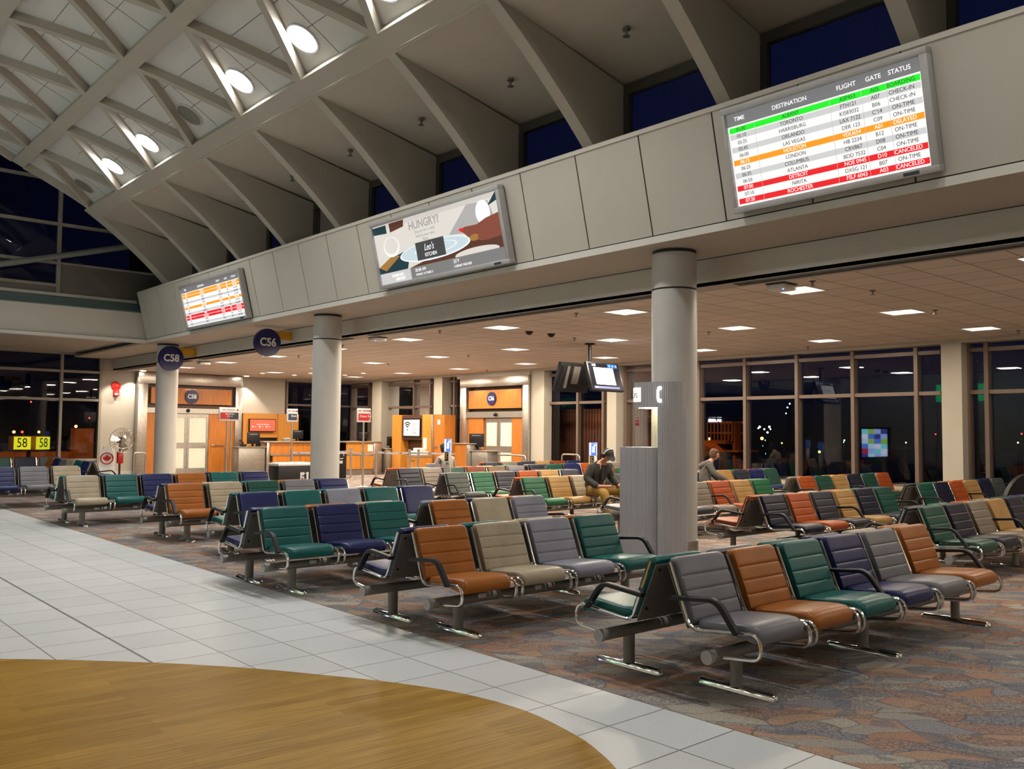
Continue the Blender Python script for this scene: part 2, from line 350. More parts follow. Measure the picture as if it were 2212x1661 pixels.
# downlights set in the first row of panels
lamp_on = emis('downlight_lens', (1, .98, .955), 58)
lamp_low = emis('downlight_lens_dim', (1, .98, .955), 22)
lamp_off = mat('dark_lens', (.20, .20, .165), .4, var=.1)
def downlight(y, th, on, label, group='round downlights in the vault panels'):
    x, z = arc(th, RV+.15); rt = empty('ceiling_downlight', (x, y, z), 0, label, 'light', group); rt.rotation_euler = (0, th, 0)
    MB().use(sign_grey).lathe([(.25, .02), (.29, .02), (.29, 0), (.275, -.012), (.25, -.006)], 32).build('trim_ring', rt)
    MB().use((lamp_on if on == 1 else lamp_low) if on else lamp_off).lathe([(.01, .008), (.25, .008), (.25, -.004), (.01, -.004)], 32).build('lens', rt)
    if on:
        l = bpy.data.lights.new('downlight_beam', 'SPOT'); l.energy = 470 if on == 1 else 360; l.color = (1, .975, .945); l.spot_size = R(135); l.spot_blend = .85; l.shadow_soft_size = .2
        o = bpy.data.objects.new('downlight_beam', l); COL.objects.link(o); o.location = (x-.03*sin(th), y, z-.03*cos(th))
def circ_hit(px, py, r=RV+.15):
    d = ray(px, py); a = d.x**2+d.z**2; ox, oz = -CX, EYE-CZ; b_ = 2*(d.x*ox+d.z*oz); c = ox*ox+oz*oz-r*r
    t = (-b_+math.sqrt(b_*b_-4*a*c))/(2*a); return Vector((d.x*t, d.y*t, EYE+d.z*t))
lights_v = [circ_hit(*p) for p in ((663, 75), (522, 171), (407, 247), (319, 311), (243, 362), (178, 405))]
th_l = sum(math.atan2(v.x-CX, v.z-CZ) for v in lights_v)/6; y0_l = sum(v.y-2.3*i for i, v in enumerate(lights_v))/6
LBL = ['lit round downlight in the vault, nearest the menu screen side of the picture top', 'lit round downlight in the vault, second from the top of its line', 'unlit grey round downlight between two lit ones in the vault',
       'lit round downlight in the vault, third lit one down its line', 'lit round downlight in the vault, last lit one before the dark end glazing', 'unlit grey round downlight at the far end of the vault']
LBL[0] = 'lit round downlight in the vault, highest and largest of its line'
for i in range(6): downlight(y0_l+2.3*i, th_l, i not in (2, 5), LBL[i])
for i in range(1, 11): downlight(y0_l-2.3*i, th_l, (2 if i > 2 else 1) if i % 3 else 0, 'round downlight of the vault line, above the camera')
for i in range(-10, 6): downlight(y0_l+2.3*i, -th_l-.02, 2 if i < -2 else 1, 'round downlight in the opposite slope of the vault')

# ribs between the edge beam and the clerestory
JX, JZ = 9.63, 6.745; TIPX, TIPZ = arc(TH1b)
ths = [TH1b+(R(46.5)-TH1b)*i/10 for i in range(11)]
rib = [arc(t) for t in ths if arc(t)[0] < JX]
rib = rib+[(JX+.02, rib[-1][1]-.3), (JX+.02, JZ), (JX, JZ), (TIPX-.02, TIPZ+.03)]
for k, y in enumerate(YR):
    last = k == len(YR)-1
    MB().use(plaster_hi).prism(rib, 'y', y-.1, END_Y if last else y+.1).build('trim_%d' % (20+k), kind='structure')
MB().use(plaster).prism([(TIPX-.05, TIPZ+.02), (JX+.3, JZ+.002), (JX+.3, JZ+.12), (TIPX-.05, TIPZ+.2)], 'y', Y_MIN, END_Y).build('ceiling_clerestory', kind='structure')
# clerestory windows
frame_d = mat('clerestory_frame', (.05, .047, .036), .5)
for k in range(len(YR)-1):
    y0, y1 = YR[k]+.1, YR[k+1]-.1; X = JX+.03
    fr = MB().use(frame_d).box(X, X+.1, y0, y1, JZ-.14, JZ).box(X, X+.1, y1-.09, y1, 5.0, JZ-.14).box(X, X+.1, y0, y0+.05, 5.0, JZ-.14).box(X, X+.1, y0, y1, 5.0, 5.15).build('window_%d' % (k+1), kind='structure')
    MB().use(clere_glass).poly([(X+.06, y0, 5.0), (X+.06, y1, 5.0), (X+.06, y1, JZ), (X+.06, y0, JZ)]).build('pane', fr)

# ================================================================ leaning parapet with screens
PB, PT = Vector((9.0, 0, 4.245)), Vector((8.68, 0, 5.573)); COR_Y = 26.2
pv = (PT-PB).normalized(); pu = Vector((0, -1, 0)); pn = pu.cross(pv); PL = (PT-PB).length
MB().use(joint_m).prism([(PB.x+.012, PB.z-.01), (PT.x+.012, PT.z-.01), (PT.x+.1, PT.z-.01), (PB.x+.1, PB.z-.01)], 'y', Y_MIN, COR_Y).build('wall_parapet', kind='structure')
HP = 1.147; y = 9.73-HP*20; k = 0
while y < COR_Y-.05:
    y1 = min(y+HP, COR_Y); g = .011
    MB().use(panel_m).prism([(PB.x, PB.z), (PT.x, PT.z), (PT.x+.05, PT.z), (PB.x+.05, PB.z)], 'y', max(y, Y_MIN)+g, y1-g*(y1 < COR_Y)).build('wall_panel', kind='structure')
    y = y1
MB().use(panel_m).box(PT.x+.002, JX+.05, Y_MIN, END_Y+1.1, PT.z-.06, PT.z-.002).build('trim_40', kind='structure')
MB().use(lip_m).prism([(8.98, SOF), (8.98, 4.222), (9.0, 4.222), (9.0, 4.23), (9.3, 4.23), (9.3, SOF+.01), (9.0, SOF+.01)], 'y', Y_MIN, COR_Y).build('trim_41', kind='structure')
MB().use(plaster).box(8.985, FAS+.02, Y_MIN, FAR_Y, SOF+.002, SOF+.06).build('ceiling_soffit', kind='structure')
MB().use(lip_m).box(FAS, FAS+.06, Y_MIN, FAR_Y, CEIL-.002, SOF+.004).build('trim_42', kind='structure')
MB().use(joint_m).box(FAS-.004, FAS+.01, Y_MIN, FAR_Y, SOF-.008, SOF+.004).build('trim_43', kind='structure')
# department ceiling
slab('ceiling_tiles', [(FAS, Y_MIN), (WIN_X+.2, Y_MIN), (WIN_X+.2, FAR_Y), (FAS, FAR_Y)], CEIL, CEIL+.05, ceil_m)
MB().use(plaster).box(FAS-.001, FAS+.34, Y_MIN, FAR_Y, CEIL-.012, CEIL-.001).build('ceiling_border', kind='structure')
MB().use(plaster).box(WIN_X-.42, WIN_X+.05, Y_MIN, FAR_Y, CEIL-.075, CEIL+.01).build('ceiling_edge', kind='structure')
# slot diffusers between the columns (dark linear grilles in the ceiling border)
COLX, COLY, CR = 9.6, [7.56-9.27, 7.56, 16.9, 26.15], .305
slot_m = mat('dark_grille', (.03, .027, .024), .6)
SLOT_L = ['dark linear ceiling grille above the camera side', 'dark linear ceiling grille right of the nearest column', 'dark linear ceiling grille between the nearest and middle columns', 'dark linear ceiling grille between the middle column and the far column', 'dark linear ceiling grille beyond the far column']
ends = [Y_MIN]+COLY+[FAR_Y]
for i in range(1, 5):
    y0, y1 = ends[i]+.35, ends[i+1]-.45
    rt = empty('ceiling_grille', (FAS+.09, (y0+y1)/2, CEIL-.0125), 0, SLOT_L[i], 'air vent', 'linear ceiling grilles'); h = (y1-y0)/2
    MB().use(slot_m).box(-.07, .09, -h, h, -.006, -.0005).build('slot_back', rt)
    mb = MB().use(shell_m)
    for x in (-.072, -.02, .032, .084): mb.box(x, x+.012, -h, h, -.014, -.0005)
    mb.build('slat', rt)

# ---------------------------------------------------------------- columns
col_lab = ['', 'cream round column nearest the camera, behind the telephone kiosk', 'cream round column in the middle of the line, beside the black bin', 'cream round column farthest away, behind the hanging C58 disc']
for i in (1, 2, 3):
    rt = empty('round_column', (COLX, COLY[i], 0), 0, col_lab[i], 'column', 'round columns under the parapet')
    MB().use(col_m).lathe([(CR, .24), (CR, 3.585)], 40).build('shaft', rt)
    MB().use(joint_m).lathe([(CR-.012, 3.58), (CR-.012, SOF)], 32).build('reveal', rt)
    MB().use(col_m).lathe([(CR-.004, 3.61), (CR-.004, 4.085)], 40).build('collar', rt)
    MB().use(steel).lathe([(CR+.012, .002), (CR+.012, .24), (CR-.01, .245)], 40).build('base_ring', rt)

# ---------------------------------------------------------------- far end of the concourse
UP = 27.0
MB().use(panel_m).box(-10, 9.02, 26.28, 26.42, 4.236, 4.995).build('wall_far_parapet', kind='structure')
MB().use(joint_m).box(-10, 9.0, 26.262, 26.3, 4.218, 4.238).build('trim_50', kind='structure')
MB().use(lip_m).box(-10, 9.0, 26.15, 26.45, SOF, 4.22).build('trim_51', kind='structure')
MB().use(teal_glass).prism([(26.30, 4.998), (26.9, 5.30), (26.9, 5.34), (26.30, 5.02)], 'x', -10, 8.9).build('wall_glass_ledge', kind='structure')
MB().use(lip_m).box(-10, 8.9, 26.86, 27.0, 5.335, 5.42).build('trim_52', kind='structure')
MB().use(plaster).box(-10, FAS, 26.3, FAR_Y, SOF+.15, SOF+.22).build('ceiling_far', kind='structure')
zs = [at_y(x, y, UP).z for x, y in ((131, 618), (131, 569), (131, 485))]    # sill, lower transom line, upper transom
mx = at_y(128, 560, UP).x
MB().use(plaster).box(mx, FAS+.6, UP+.02, UP+.2, 5.3, zs[1]).build('wall_far_right', kind='structure')
MB().use(plaster).box(-10, mx, UP+.02, UP+.2, 5.3, zs[0]-.02).build('wall_far_sill', kind='structure')
MB().use(wood_brown).box(at_y(281, 560, UP).x, at_y(281, 560, UP).x+.75, UP+.0, UP+.1, zs[1], zs[1]+1.3).build('wall_far_wood', kind='structure')
w = MB().use(mull_w)
for x in (mx-.02, mx-2.7, mx-5.4, mx-8.1): w.box(x-.05, x+.05, UP-.06, UP+.06, zs[0] if x < mx-.5 else zs[0]-.2, 10.2)
for z, x1 in ((zs[0], mx), (zs[1], mx), (zs[2], 9.6), (zs[2]+1.25, 9.6)): w.box(-10, x1, UP-.05, UP+.05, z-.045, z+.045)
w.box(mx, 9.4, UP-.05, UP+.08, zs[1]-.03, zs[1]+.03)
wo = w.build('window_30', kind='structure')
MB().use(win_glass).poly([(-10, UP, 5.4), (9.6, UP, 5.4), (9.6, UP, 10.6), (-10, UP, 10.6)]).build('pane', wo)
p0, p1 = at_y(-200, 598, 26.6), at_y(282, 532, 26.6)
rt = empty('brace_tube', p0, 0, 'grey sloping steel brace tube in front of the dark end glazing', 'brace')
MB().use(mat('brace_grey', (.20, .22, .20), .5)).tube([Vector((0, 0, 0)), p1-p0+(p1-p0)*.12], .085, 14).build('tube', rt)

# ---------------------------------------------------------------- far wall with the C58 gate
xa = at_y(218, 870, FAR_Y).x; xw = at_y(616, 860, FAR_Y).x
MB().use(plaster).box(xa, xw, FAR_Y, FAR_Y+.2, 0, SOF+.2).build('wall_back', kind='structure')
MB().use(lip_m).box(xa, xw, FAR_Y-.02, FAR_Y, 0, .14).build('baseboard_back', kind='structure')
def window_wall(name, axis, plane, a, b, z0, z1, verticals, transoms, m, w=.06, dep=.16, pane=True):
    """mullion grid as one frame with one pane; axis 'y': plane y=const spanning x; axis 'x': plane x=const spanning y"""
    fr = MB().use(m)
    bx = (lambda a0, a1, q0, q1, d0, d1: fr.box(a0, a1, plane+d0, plane+d1, q0, q1)) if axis == 'y' else (lambda a0, a1, q0, q1, d0, d1: fr.box(plane+d0, plane+d1, a0, a1, q0, q1))
    for v in verticals: bx(v-w/2, v+w/2, z0, z1, -dep*.6, dep*.4)
    for t in transoms: bx(a, b, t-w/2, t+w/2, -dep*.45, dep*.35)
    o = fr.build(name, kind='structure')
    if pane:
        pts = [(a, plane+.01, z0), (b, plane+.01, z0), (b, plane+.01, z1), (a, plane+.01, z1)] if axis == 'y' else [(plane+.01, a, z0), (plane+.01, b, z0), (plane+.01, b, z1), (plane+.01, a, z1)]
        MB().use(win_glass).poly(pts).build('pane', o)
    return o
zl = [at_y(48, 797, FAR_Y).z, at_y(48, 860, FAR_Y).z]
x1 = at_y(130, 870, FAR_Y).x
window_wall('window_31', 'y', FAR_Y, -10, xa, .0, SOF+.16, [x1-5.4, x1-2.7, x1, xa-.06], [.55]+zl+[SOF+.12], mull_w, .085, .2)
t2, t1 = 1.65+.0474*WIN_X, 1.65+.0925*WIN_X
zb = [at_y(650, 875, FAR_Y).z, at_y(650, 826, FAR_Y).z+.02]
window_wall('window_32', 'y', FAR_Y, xw, WIN_X, 0, CEIL, [xw+.05, (xw+WIN_X)/2, WIN_X-.05], [.5, zb[0], zb[1]], mull_m, .07)
MB().use(plaster).box(xw, WIN_X+.2, FAR_Y-.12, FAR_Y+.1, zb[1], CEIL).build('wall_back_header', kind='structure')

# ---------------------------------------------------------------- window wall on the right
def yr(px, py=863): return at_x(px, py, WIN_X).y
def seg(name, pa, pb, vs, tr=None):
    a, b = yr(pb), yr(pa)
    window_wall(name, 'x', WIN_X, a, b, 0, CEIL-.02, [yr(v) for v in vs], tr or [.52, t2, t1], mull_m, .085, .22)
def pillar(px0, px1, d=.42):
    y1, y0 = at_x(px0, 863, WIN_X-d).y, at_x(px1, 863, WIN_X-d).y
    MB().use(plaster).box(WIN_X-d, WIN_X+.12, y0, y1, 0, CEIL-.07).build('wall_pillar', kind='structure')
Y5 = FAR_Y
seg('window_33', 762, 806, [764, 802]); pillar(804, 824)
seg('window_34', 833, 938, [838, 899, 934]); pillar(937, 955)
seg('window_35', 968, 990, [972, 986])
seg('window_36', 1176, 1312, [1186, 1253, 1308]); pillar(1311, 1331)
seg('window_37', 1352, 2036, [1357, 1433, 1514, 1614, 1726, 1847, 1984]); pillar(2034, 2078)
seg('window_38', 2090, 2600, [2096, 2136, 2330, 2560])
MB().use(plaster).box(WIN_X-.12, WIN_X+.1, yr(1176), yr(1145), 0, CEIL).build('wall_right', kind='structure')
# low window convectors
conv = mat('convector_enamel', (.45, .40, .32), .5)
for i, (pa, pb) in enumerate(((1360, 1720), (1730, 2030), (2095, 2330))):
    a, b = yr(pb)+.1, yr(pa)-.1
    rt = empty('window_convector', (WIN_X-.2, (a+b)/2, 0), 0, ['cream slotted convector under the window behind the telephone kiosk', 'cream slotted convector under the window left of the square pillar', 'cream slotted convector under the window right of the square pillar'][i], 'heater', 'window convectors')
    h = (b-a)/2
    MB().use(conv).box(-.12, .12, -h, h, .0, .5).build('casing', rt)
    MB().use(joint_m).box(-.124, -.118, -h+.05, h-.05, .30, .42).build('grille', rt)

# ---------------------------------------------------------------- outside: apron, sky, lamps
slab('ground_outside', [(-60, -60), (400, -60), (400, 400), (-60, 400)], -4.6, -4.5, night)
wd = bpy.data.worlds.new('night_sky'); SC.world = wd; wd.use_nodes = True
N = wd.node_tree.nodes; L = wd.node_tree.links; bg = N['Background']
tc = N.new('ShaderNodeTexCoord'); sx = N.new('ShaderNodeSeparateXYZ'); L.new(tc.outputs['Generated'], sx.inputs[0])
rp = N.new('ShaderNodeValToRGB'); e = rp.color_ramp.elements; e[0].position = 0; e[0].color = (.0012, .0012, .0018, 1); e[1].position = .65; e[1].color = (.0018, .003, .016, 1)
k = e.new(.06); k.color = (.002, .003, .010, 1); k = e.new(.2); k.color = (.0035, .005, .022, 1)
L.new(sx.outputs[2], rp.inputs['Fac']); mrx = N.new('ShaderNodeMapRange'); mrx.inputs['From Min'].default_value = .1; mrx.inputs['From Max'].default_value = .8; mrx.inputs['To Min'].default_value = .12; L.new(sx.outputs[0], mrx.inputs[0])
mz = N.new('ShaderNodeMixRGB'); mz.blend_type = 'MULTIPLY'; mz.inputs[0].default_value = 1; L.new(rp.outputs[0], mz.inputs[1]); L.new(mrx.outputs[0], mz.inputs[2]); L.new(mz.outputs[0], bg.inputs['Color']); bg.inputs['Strength'].default_value = 1

lampc = {'w': emis('flood_white', (.9, .95, 1), 14), 'o': emis('sodium_lamp', (1, .35, .06), 14), 'r': emis('red_lamp', (1, .03, .02), 8), 'b': emis('blue_lamp', (.1, .25, 1), 5), 'g': emis('green_lamp', (.3, 1, .6), 5), 'y': emis('yellow_lamp', (.9, .95, .05), 8)}
LN = {'w': 'white', 'o': 'orange', 'r': 'red', 'b': 'blue', 'g': 'green', 'y': 'yellow'}
def lamp(px, py, c, r_px, where):
    global lab_i
    lab_i += 1; dist = 52+2.7*lab_i
    d = ray(px, py); p = d*dist+Vector((0, 0, EYE)); r = r_px*dist/F_PX
    rt = empty('airfield_lamp', (p.x, p.y, -4.5), 0, '%s airfield lamp %s' % (LN[c], where), 'lamp', 'airfield lamps outside the glazing')
    h = p.z+4.5
    MB().use(lampc[c]).ball((0, 0, h), r, 10).build('lamp_head', rt)
    if h > .6: MB().use(black).cyl((0, 0, 0), (0, 0, h-r), .05, 6).build('mast', rt)
W1, W2, W3 = 'seen in the pane behind the seated woman', 'seen in the pane right of the seated woman', 'seen low in the middle pane of the window wall'
lab_i = 0
LMP = [(1597, 921, 'w', 2.2, 'highest over the scaffold lift, right one of the top pair'), (1586, 927, 'w', 1.7, 'just right of the scaffold lift rail'), (1599, 926, 'w', 1.5, 'just under the top lamp by the scaffold lift'),
 (1532, 948, 'o', 3, 'large, above the scaffold lift platform at its left'), (1590, 947, 'w', 2.2, 'low beside the scaffold lift mast'), (1641, 922, 'w', 2.2, 'high left in the second pane from the near column'),
 (1638, 925, 'w', 1.6, 'just below the high left one in the second pane'), (1651, 927, 'w', 1.8, 'middle of the high five in the second pane'), (1662, 922, 'w', 2.2, 'high right in the second pane from the near column'),
 (1664, 927, 'w', 1.7, 'just below the high right one in the second pane'), (1658, 934, 'w', 2, 'lowest of the high group in the second pane'), (1646, 947, 'o', 3.4, 'large and glaring low in the second pane'),
 (1652, 951, 'w', 1.4, 'small, right of the large orange glare'), (1647, 963, 'b', 1.6, 'under the large orange glare'), (1653, 980, 'b', 1.7, 'lowest in the second pane'), (1689, 957, 'y', 1.6, 'on the parked vehicle in the second pane'),
 (1706, 872, 'w', 1.6, 'topmost of the slanting string of lights'), (1701, 880, 'w', 1.5, 'second of the slanting string of lights'), (1698, 893, 'w', 1.3, 'third of the slanting string of lights'),
 (1824, 951, 'w', 1.4, 'in the low cluster of the middle pane'), (1823, 955, 'g', 1.4, 'in the low cluster of the middle pane'), (1841, 937, 'w', 1.4, 'beside the mullion of the middle pane'), (1770, 976, 'y', 2.6, 'broad and low in the middle pane'),
 (1957, 956, 'w', 1.2, 'left of the square pillar'), (2021, 938, 'r', 1.4, 'left of the square pillar, high'), (2207, 937, 'r', 1.6, 'at the right edge of the picture'), (2199, 956, 'w', 1.5, 'low at the right edge of the picture'),
 (67, 868, 'r', 1.8, 'high in the far left glazing'), (193, 903, 'r', 1.7, 'right in the far left glazing'), (30, 933, 'o', 3.0, 'leftmost glare in the far left glazing'), (48, 933, 'r', 2.6, 'behind the far left mullion'), (84, 933, 'o', 2.6, 'above the right 58 stand sign'),
 (164, 921, 'o', 3.0, 'above the passenger bridge in the far left glazing'), (1182, 942, 'r', 1.2, 'behind the glazing left of the hanging monitors')]
LMP[-1] = (1290, 938, 'r', 1.1, 'red pair behind the door glazing under the monitors, left one'); LMP.append((1296, 940, 'r', 1.1, 'red pair behind the door glazing under the monitors, right one'))
lab_i = 0
for a in LMP: lamp(*a)
# yellow stand signs with 58, on a post outside the far left glazing
sgn = emis('lit_yellow', (.75, .82, .02), .75)
c0 = at_y(68, 957, 39.0); rt = empty('stand_sign', (c0.x, c0.y, -4.5), 0, 'yellow lit stand sign reading 58 on two faces outside the far left window', 'sign')
hz = c0.z+4.5
MB().use(mat('sign_box', (.22, .10, .03), .6)).box(-.62, .62, 0, .9, hz-.27, hz+.27).build('sign_box', rt)
mb = MB().use(sgn)
sf = ((-.36, -.15, -.5), (.38, -.15, .45))
for x, yy, rz in sf:
    M = T(x, yy, hz) @ Matrix.Rotation(rz, 4, 'Z') @ Matrix.Rotation(pi/2, 4, 'X'); mb.M = M
    mb.box(-.30, .30, -.25, .25, -.02, .02)
mb.M = Matrix.Identity(4); mb.build('sign_face', rt)
mb = MB().use(black)
for x, yy, rz in sf: mb.text('58', .52, T(x, yy, hz) @ Matrix.Rotation(rz, 4, 'Z') @ Matrix.Rotation(pi/2, 4, 'X') @ T(0, 0, .03), 'CENTER', squeeze=.75)
mb.build('lettering', rt, fix=False)
MB().use(black).cyl((0, .4, 0), (0, .4, hz-.2), .08, 8).build('post', rt)
# passenger bridge outside the far left windows
jb = mat('bridge_skin', (.34, .11, .022), .7, var=.3, scale=1.5)
c1 = at_y(100, 985, 42.); rt = empty('passenger_bridge', (c1.x, 42, -4.5), 0, 'orange lit passenger bridge outside the far left windows', 'bridge')
hz = c1.z+4.5
MB().use(jb).box(-5, 2.6, .2, 2.6, hz-1.6, hz+.15).box(1.1, 1.9, .0, .6, hz-1.5, hz+1.2).build('tunnel', rt)
MB().use(jb).prism([(1.9, hz-1.6), (2.2, hz-.1), (4.4, hz+.9), (4.6, hz+1.5), (5.3, hz+1.5), (5.3, hz-1.6)], 'y', .3, 2.4).build('cab', rt)
MB().use(black).cyl((-2, 1.4, 0), (-2, 1.4, hz-1.5), .3, 10).cyl((3.6, 1.4, 0), (3.6, 1.4, hz-1.5), .3, 10).build('leg', rt)
def spot(name, loc, tgt, e, col, ang, blend=.6, rad=.1):
    l = bpy.data.lights.new(name, 'SPOT'); l.energy = e; l.color = col; l.spot_size = R(ang); l.spot_blend = blend; l.shadow_soft_size = rad
    o = bpy.data.objects.new(name, l); COL.objects.link(o); o.location = loc
    o.rotation_euler = (Vector(tgt)-Vector(loc)).to_track_quat('-Z', 'Y').to_euler(); return o
spot('apron_flood', (c1.x-3, 36.2, 6), (c1.x+1, 43, -.5), 1500, (1, .5, .15), 100, rad=.4)
# scissor lift scaffold outside the right windows
sc_m = mat('lift_orange', (.42, .12, .018), .6)
LX = 28.5; a0, a1 = at_x(1525, 950, LX), at_x(1596, 950, LX)
rt = empty('scissor_lift', (LX, (a0.y+a1.y)/2, -4.5), 0, 'orange railed lift platform outside the window behind the seated woman', 'lift')
h = (a0.y-a1.y)/2; zt = at_x(1550, 912, LX).z+4.5; zm = at_x(1550, 935, LX).z+4.5; zd = at_x(1550, 952, LX).z+4.5; z2 = at_x(1580, 972, LX).z+4.5
mb = MB().use(sc_m)
for x in (0, 1.0):
    mb.box(x-.03, x+.03, -h*.6, h*.9, zt-.04, zt+.04).box(x-.03, x+.03, -h*.6, h*.9, zm-.03, zm+.03)
    for i in range(8): yy = -h*.6+h*1.5*i/7; mb.box(x-.025, x+.025, yy-.025, yy+.025, zd, zt)
mb.build('railing', rt)
MB().use(sc_m).box(-.1, 1.2, -h*.3, h*1.05, zd-.12, zd+.02).box(-.1, 1.2, -h*1.05, -h*.2, z2-.08, z2).build('platform', rt)
MB().use(sc_m).box(.3, .7, -h*.5, -h*.35, 0, zt).box(.3, .7, h*.4, h*.5, 0, zd).build('mast', rt)
spot('lift_flood', (24, (a0.y+a1.y)/2-3, 2.6), (29, (a0.y+a1.y)/2, 1.4), 130, (1, .45, .12), 70)
b0 = at_x(1405, 950, 25)
rt = empty('boarding_stairs', (25, b0.y, -4.5), 0, 'orange lit boarding stairs outside the window left of the near column', 'stairs')
zz = b0.z+4.5
MB().use(sc_m).box(0, 1.2, -2.2, 1.6, zz-.1, zz).box(0, 1, -.9, -.3, zz, zz+.55).build('platform', rt)
MB().use(sc_m).prism([(-2.2, zz-.1), (-2.6, zz-.4), (1.2, zz-2.6), (1.6, zz-2.4)], 'x', .1, .9).build('stair_flight', rt)
MB().use(steel_d).box(.4, .5, -.4, -.3, 0, zz-.1).box(.4, .5, 1., 1.1, 0, zz-.1).build('mast', rt)
spot('stairs_flood', (21.5, b0.y-1, 3.2), (25.5, b0.y, 0), 110, (1, .45, .12), 70)
MB().use(plaster).box(WIN_X, WIN_X+.1, Y_MIN, yr(2600), 0, CEIL).build('wall_right_near', kind='structure')
# room shell the picture does not show, seen only in reflections and other views
MB().use(plaster).box(-10, -9.8, Y_MIN, FAR_Y, 0, 8).build('wall_left', kind='structure')
MB().use(plaster).box(-10, WIN_X+.3, Y_MIN-.2, Y_MIN, 0, 10).build('wall_front', kind='structure')
# ================================================================ beam seating
PITCH_S = .64
# side frame path (y,z) of one chrome tube
FP = fillet([(0, .37, .80), (0, .205, .385), (0, -.305, .437), (0, -.325, .285), (0, .0, .25)], .075, 5)
def frame_mesh():
    mb = MB().use(chrome)
    for x in (0, .57): mb.tube([(x, p.y, p.z) for p in FP], .0125, 8)
    mb.cyl((0, .20, .40), (.57, .20, .40), .009, 6).cyl((0, .36, .775), (.57, .36, .775), .008, 6)
    return mb.mesh('seat_frame')
def pad_loft(mb, loop, cy, cz, xs=((0, .72), (.006, .88), (.022, .975), (.05, 1), (.14, 1.0), (.26, 1.0), (.38, 1.0), (.47, 1), (.498, .975), (.514, .88), (.52, .72)), puff=.006):
    L = []
    for x, s in xs:
        k = puff*(1-((x-.26)/.26)**2)
        L.append([(x+.025, cy+(y-cy)*s, cz+(z-cz)*s+(k if z > cz else 0)) for y, z in loop])
    mb.loft(L)
def cushion_mesh(m):
    up = [(.185, .415), (.17, .448), (.10, .456), (0, .463), (-.10, .472), (-.19, .477), (-.25, .472), (-.288, .452), (-.304, .42), (-.302, .385), (-.285, .365)]
    dn = [(-.24, .375), (-.12, .392), (.05, .388), (.165, .385)]
    mb = MB().use(m); pad_loft(mb, up+dn, -.06, .42); return mb.mesh('seat_cushion', 60)
BA = Vector((0, .215, .405)); BT = Vector((0, .376, .808)); bd = (BT-BA); BLn = bd.length; bd.normalize(); bn = Vector((0, -bd.z, bd.y))
def back_mesh(m, plain):
    front = []
    ts = sorted({i/20 for i in range(21)}|{g+o for g in (.27, .50, .73) for o in (-.04, -.02, -.008, 0, .008, .02, .04)})
    for t in ts:
        d = .042+.006*sin(pi*t)
        if not plain:
            for g in (.27, .50, .73):
                u = abs(t-g)/.042
                if u < 1: d -= .0065*(1-u)**2.2
        if t < .06: d -= (1-t/.06)**2*.03
        front.append((t, d))
    loop = []
    for t, d in front: p = BA+bd*(BLn*t)+bn*d; loop.append((p.y, p.z))
    for t, d in ((1.025, .03), (1.045, .012), (1.045, -.01), (1.02, -.026), (.97, -.026), (.5, -.022), (.03, -.018)): p = BA+bd*(BLn*t)+bn*d; loop.append((p.y, p.z))
    mb = MB().use(m); c = BA+bd*BLn*.5+bn*.01; pad_loft(mb, loop, c.y, c.z, puff=0,
        xs=((0, .93), (.006, .965), (.018, .988), (.05, 1), (.14, 1.0), (.26, 1.0), (.38, 1.0), (.47, 1), (.502, .988), (.514, .965), (.52, .93)))
    return mb.mesh('backrest', 50)
def shell_mesh():
    mb = MB().use(shell_m)
    q = lambda t, d: (lambda p: (p.y, p.z))(BA+bd*(BLn*t)+bn*d)
    mb.prism([q(-.02, -.026), q(.96, -.032), q(.96, -.040), q(-.02, -.034)], 'x', .015, .555)
    mb.use(black)
    for x in (.06, .51):
        for t in (.2, .88):
            p = BA+bd*(BLn*t)-bn*.038; mb.cyl((x, p.y, p.z), (x, p.y+.012, p.z-.004), .010, 8)
    return mb.mesh('back_shell')
def arm_mesh():
    prof = [(-.026, -.014), (.026, -.014), (.026, .008), (.018, .015), (-.018, .015), (-.026, .008)]
    mb = MB().use(black); mb.tube(fillet([(0, .335, .578), (0, -.03, .612), (0, -.175, .425)], .07, 6), .02, prof=prof); return mb.mesh('armrest', 30)
def leg_mesh():
    mb = MB().use(beam_m); n = 18
    mb.loft([[(.048*cos(2*pi*i/n), .036*sin(2*pi*i/n), z) for i in range(n)] for z in (.035, .235)]); return mb.mesh('leg')
def foot_mesh():
    mb = MB().use(chrome); L = []
    for y, s in [(-.30, .05), (-.296, .5), (-.285, .8), (-.265, 1), (.265, 1), (.285, .8), (.296, .5), (.30, .05)]:
        L.append([(.036*s*cos(t), y, .003+.04*s*max(0, sin(t))) for t in [pi*i/8 for i in range(9)]])
    mb.loft(L); return mb.mesh('foot_bar', 50)
def beam_mesh(n):
    x0, x1 = -.11, n*PITCH_S+.04
    mb = MB().use(beam_m).cyl((x0+.02, 0, .262), (x1-.02, 0, .262), .041, 20).use(cap_m).cyl((x0, 0, .262), (x0+.035, 0, .262), .044, 20).cyl((x1-.035, 0, .262), (x1, 0, .262), .044, 20)
    return mb.mesh('beam')
def clip_mesh(): return MB().use(clip_m).box(-.04, .04, -.052, -.034, .262, .30, .006).mesh('beam_clip')
ME_F, ME_SH, ME_A, ME_L, ME_FT, ME_CL = frame_mesh(), shell_mesh(), arm_mesh(), leg_mesh(), foot_mesh(), clip_mesh()
ME_B = {}; ME_C = {}; ME_K = {}
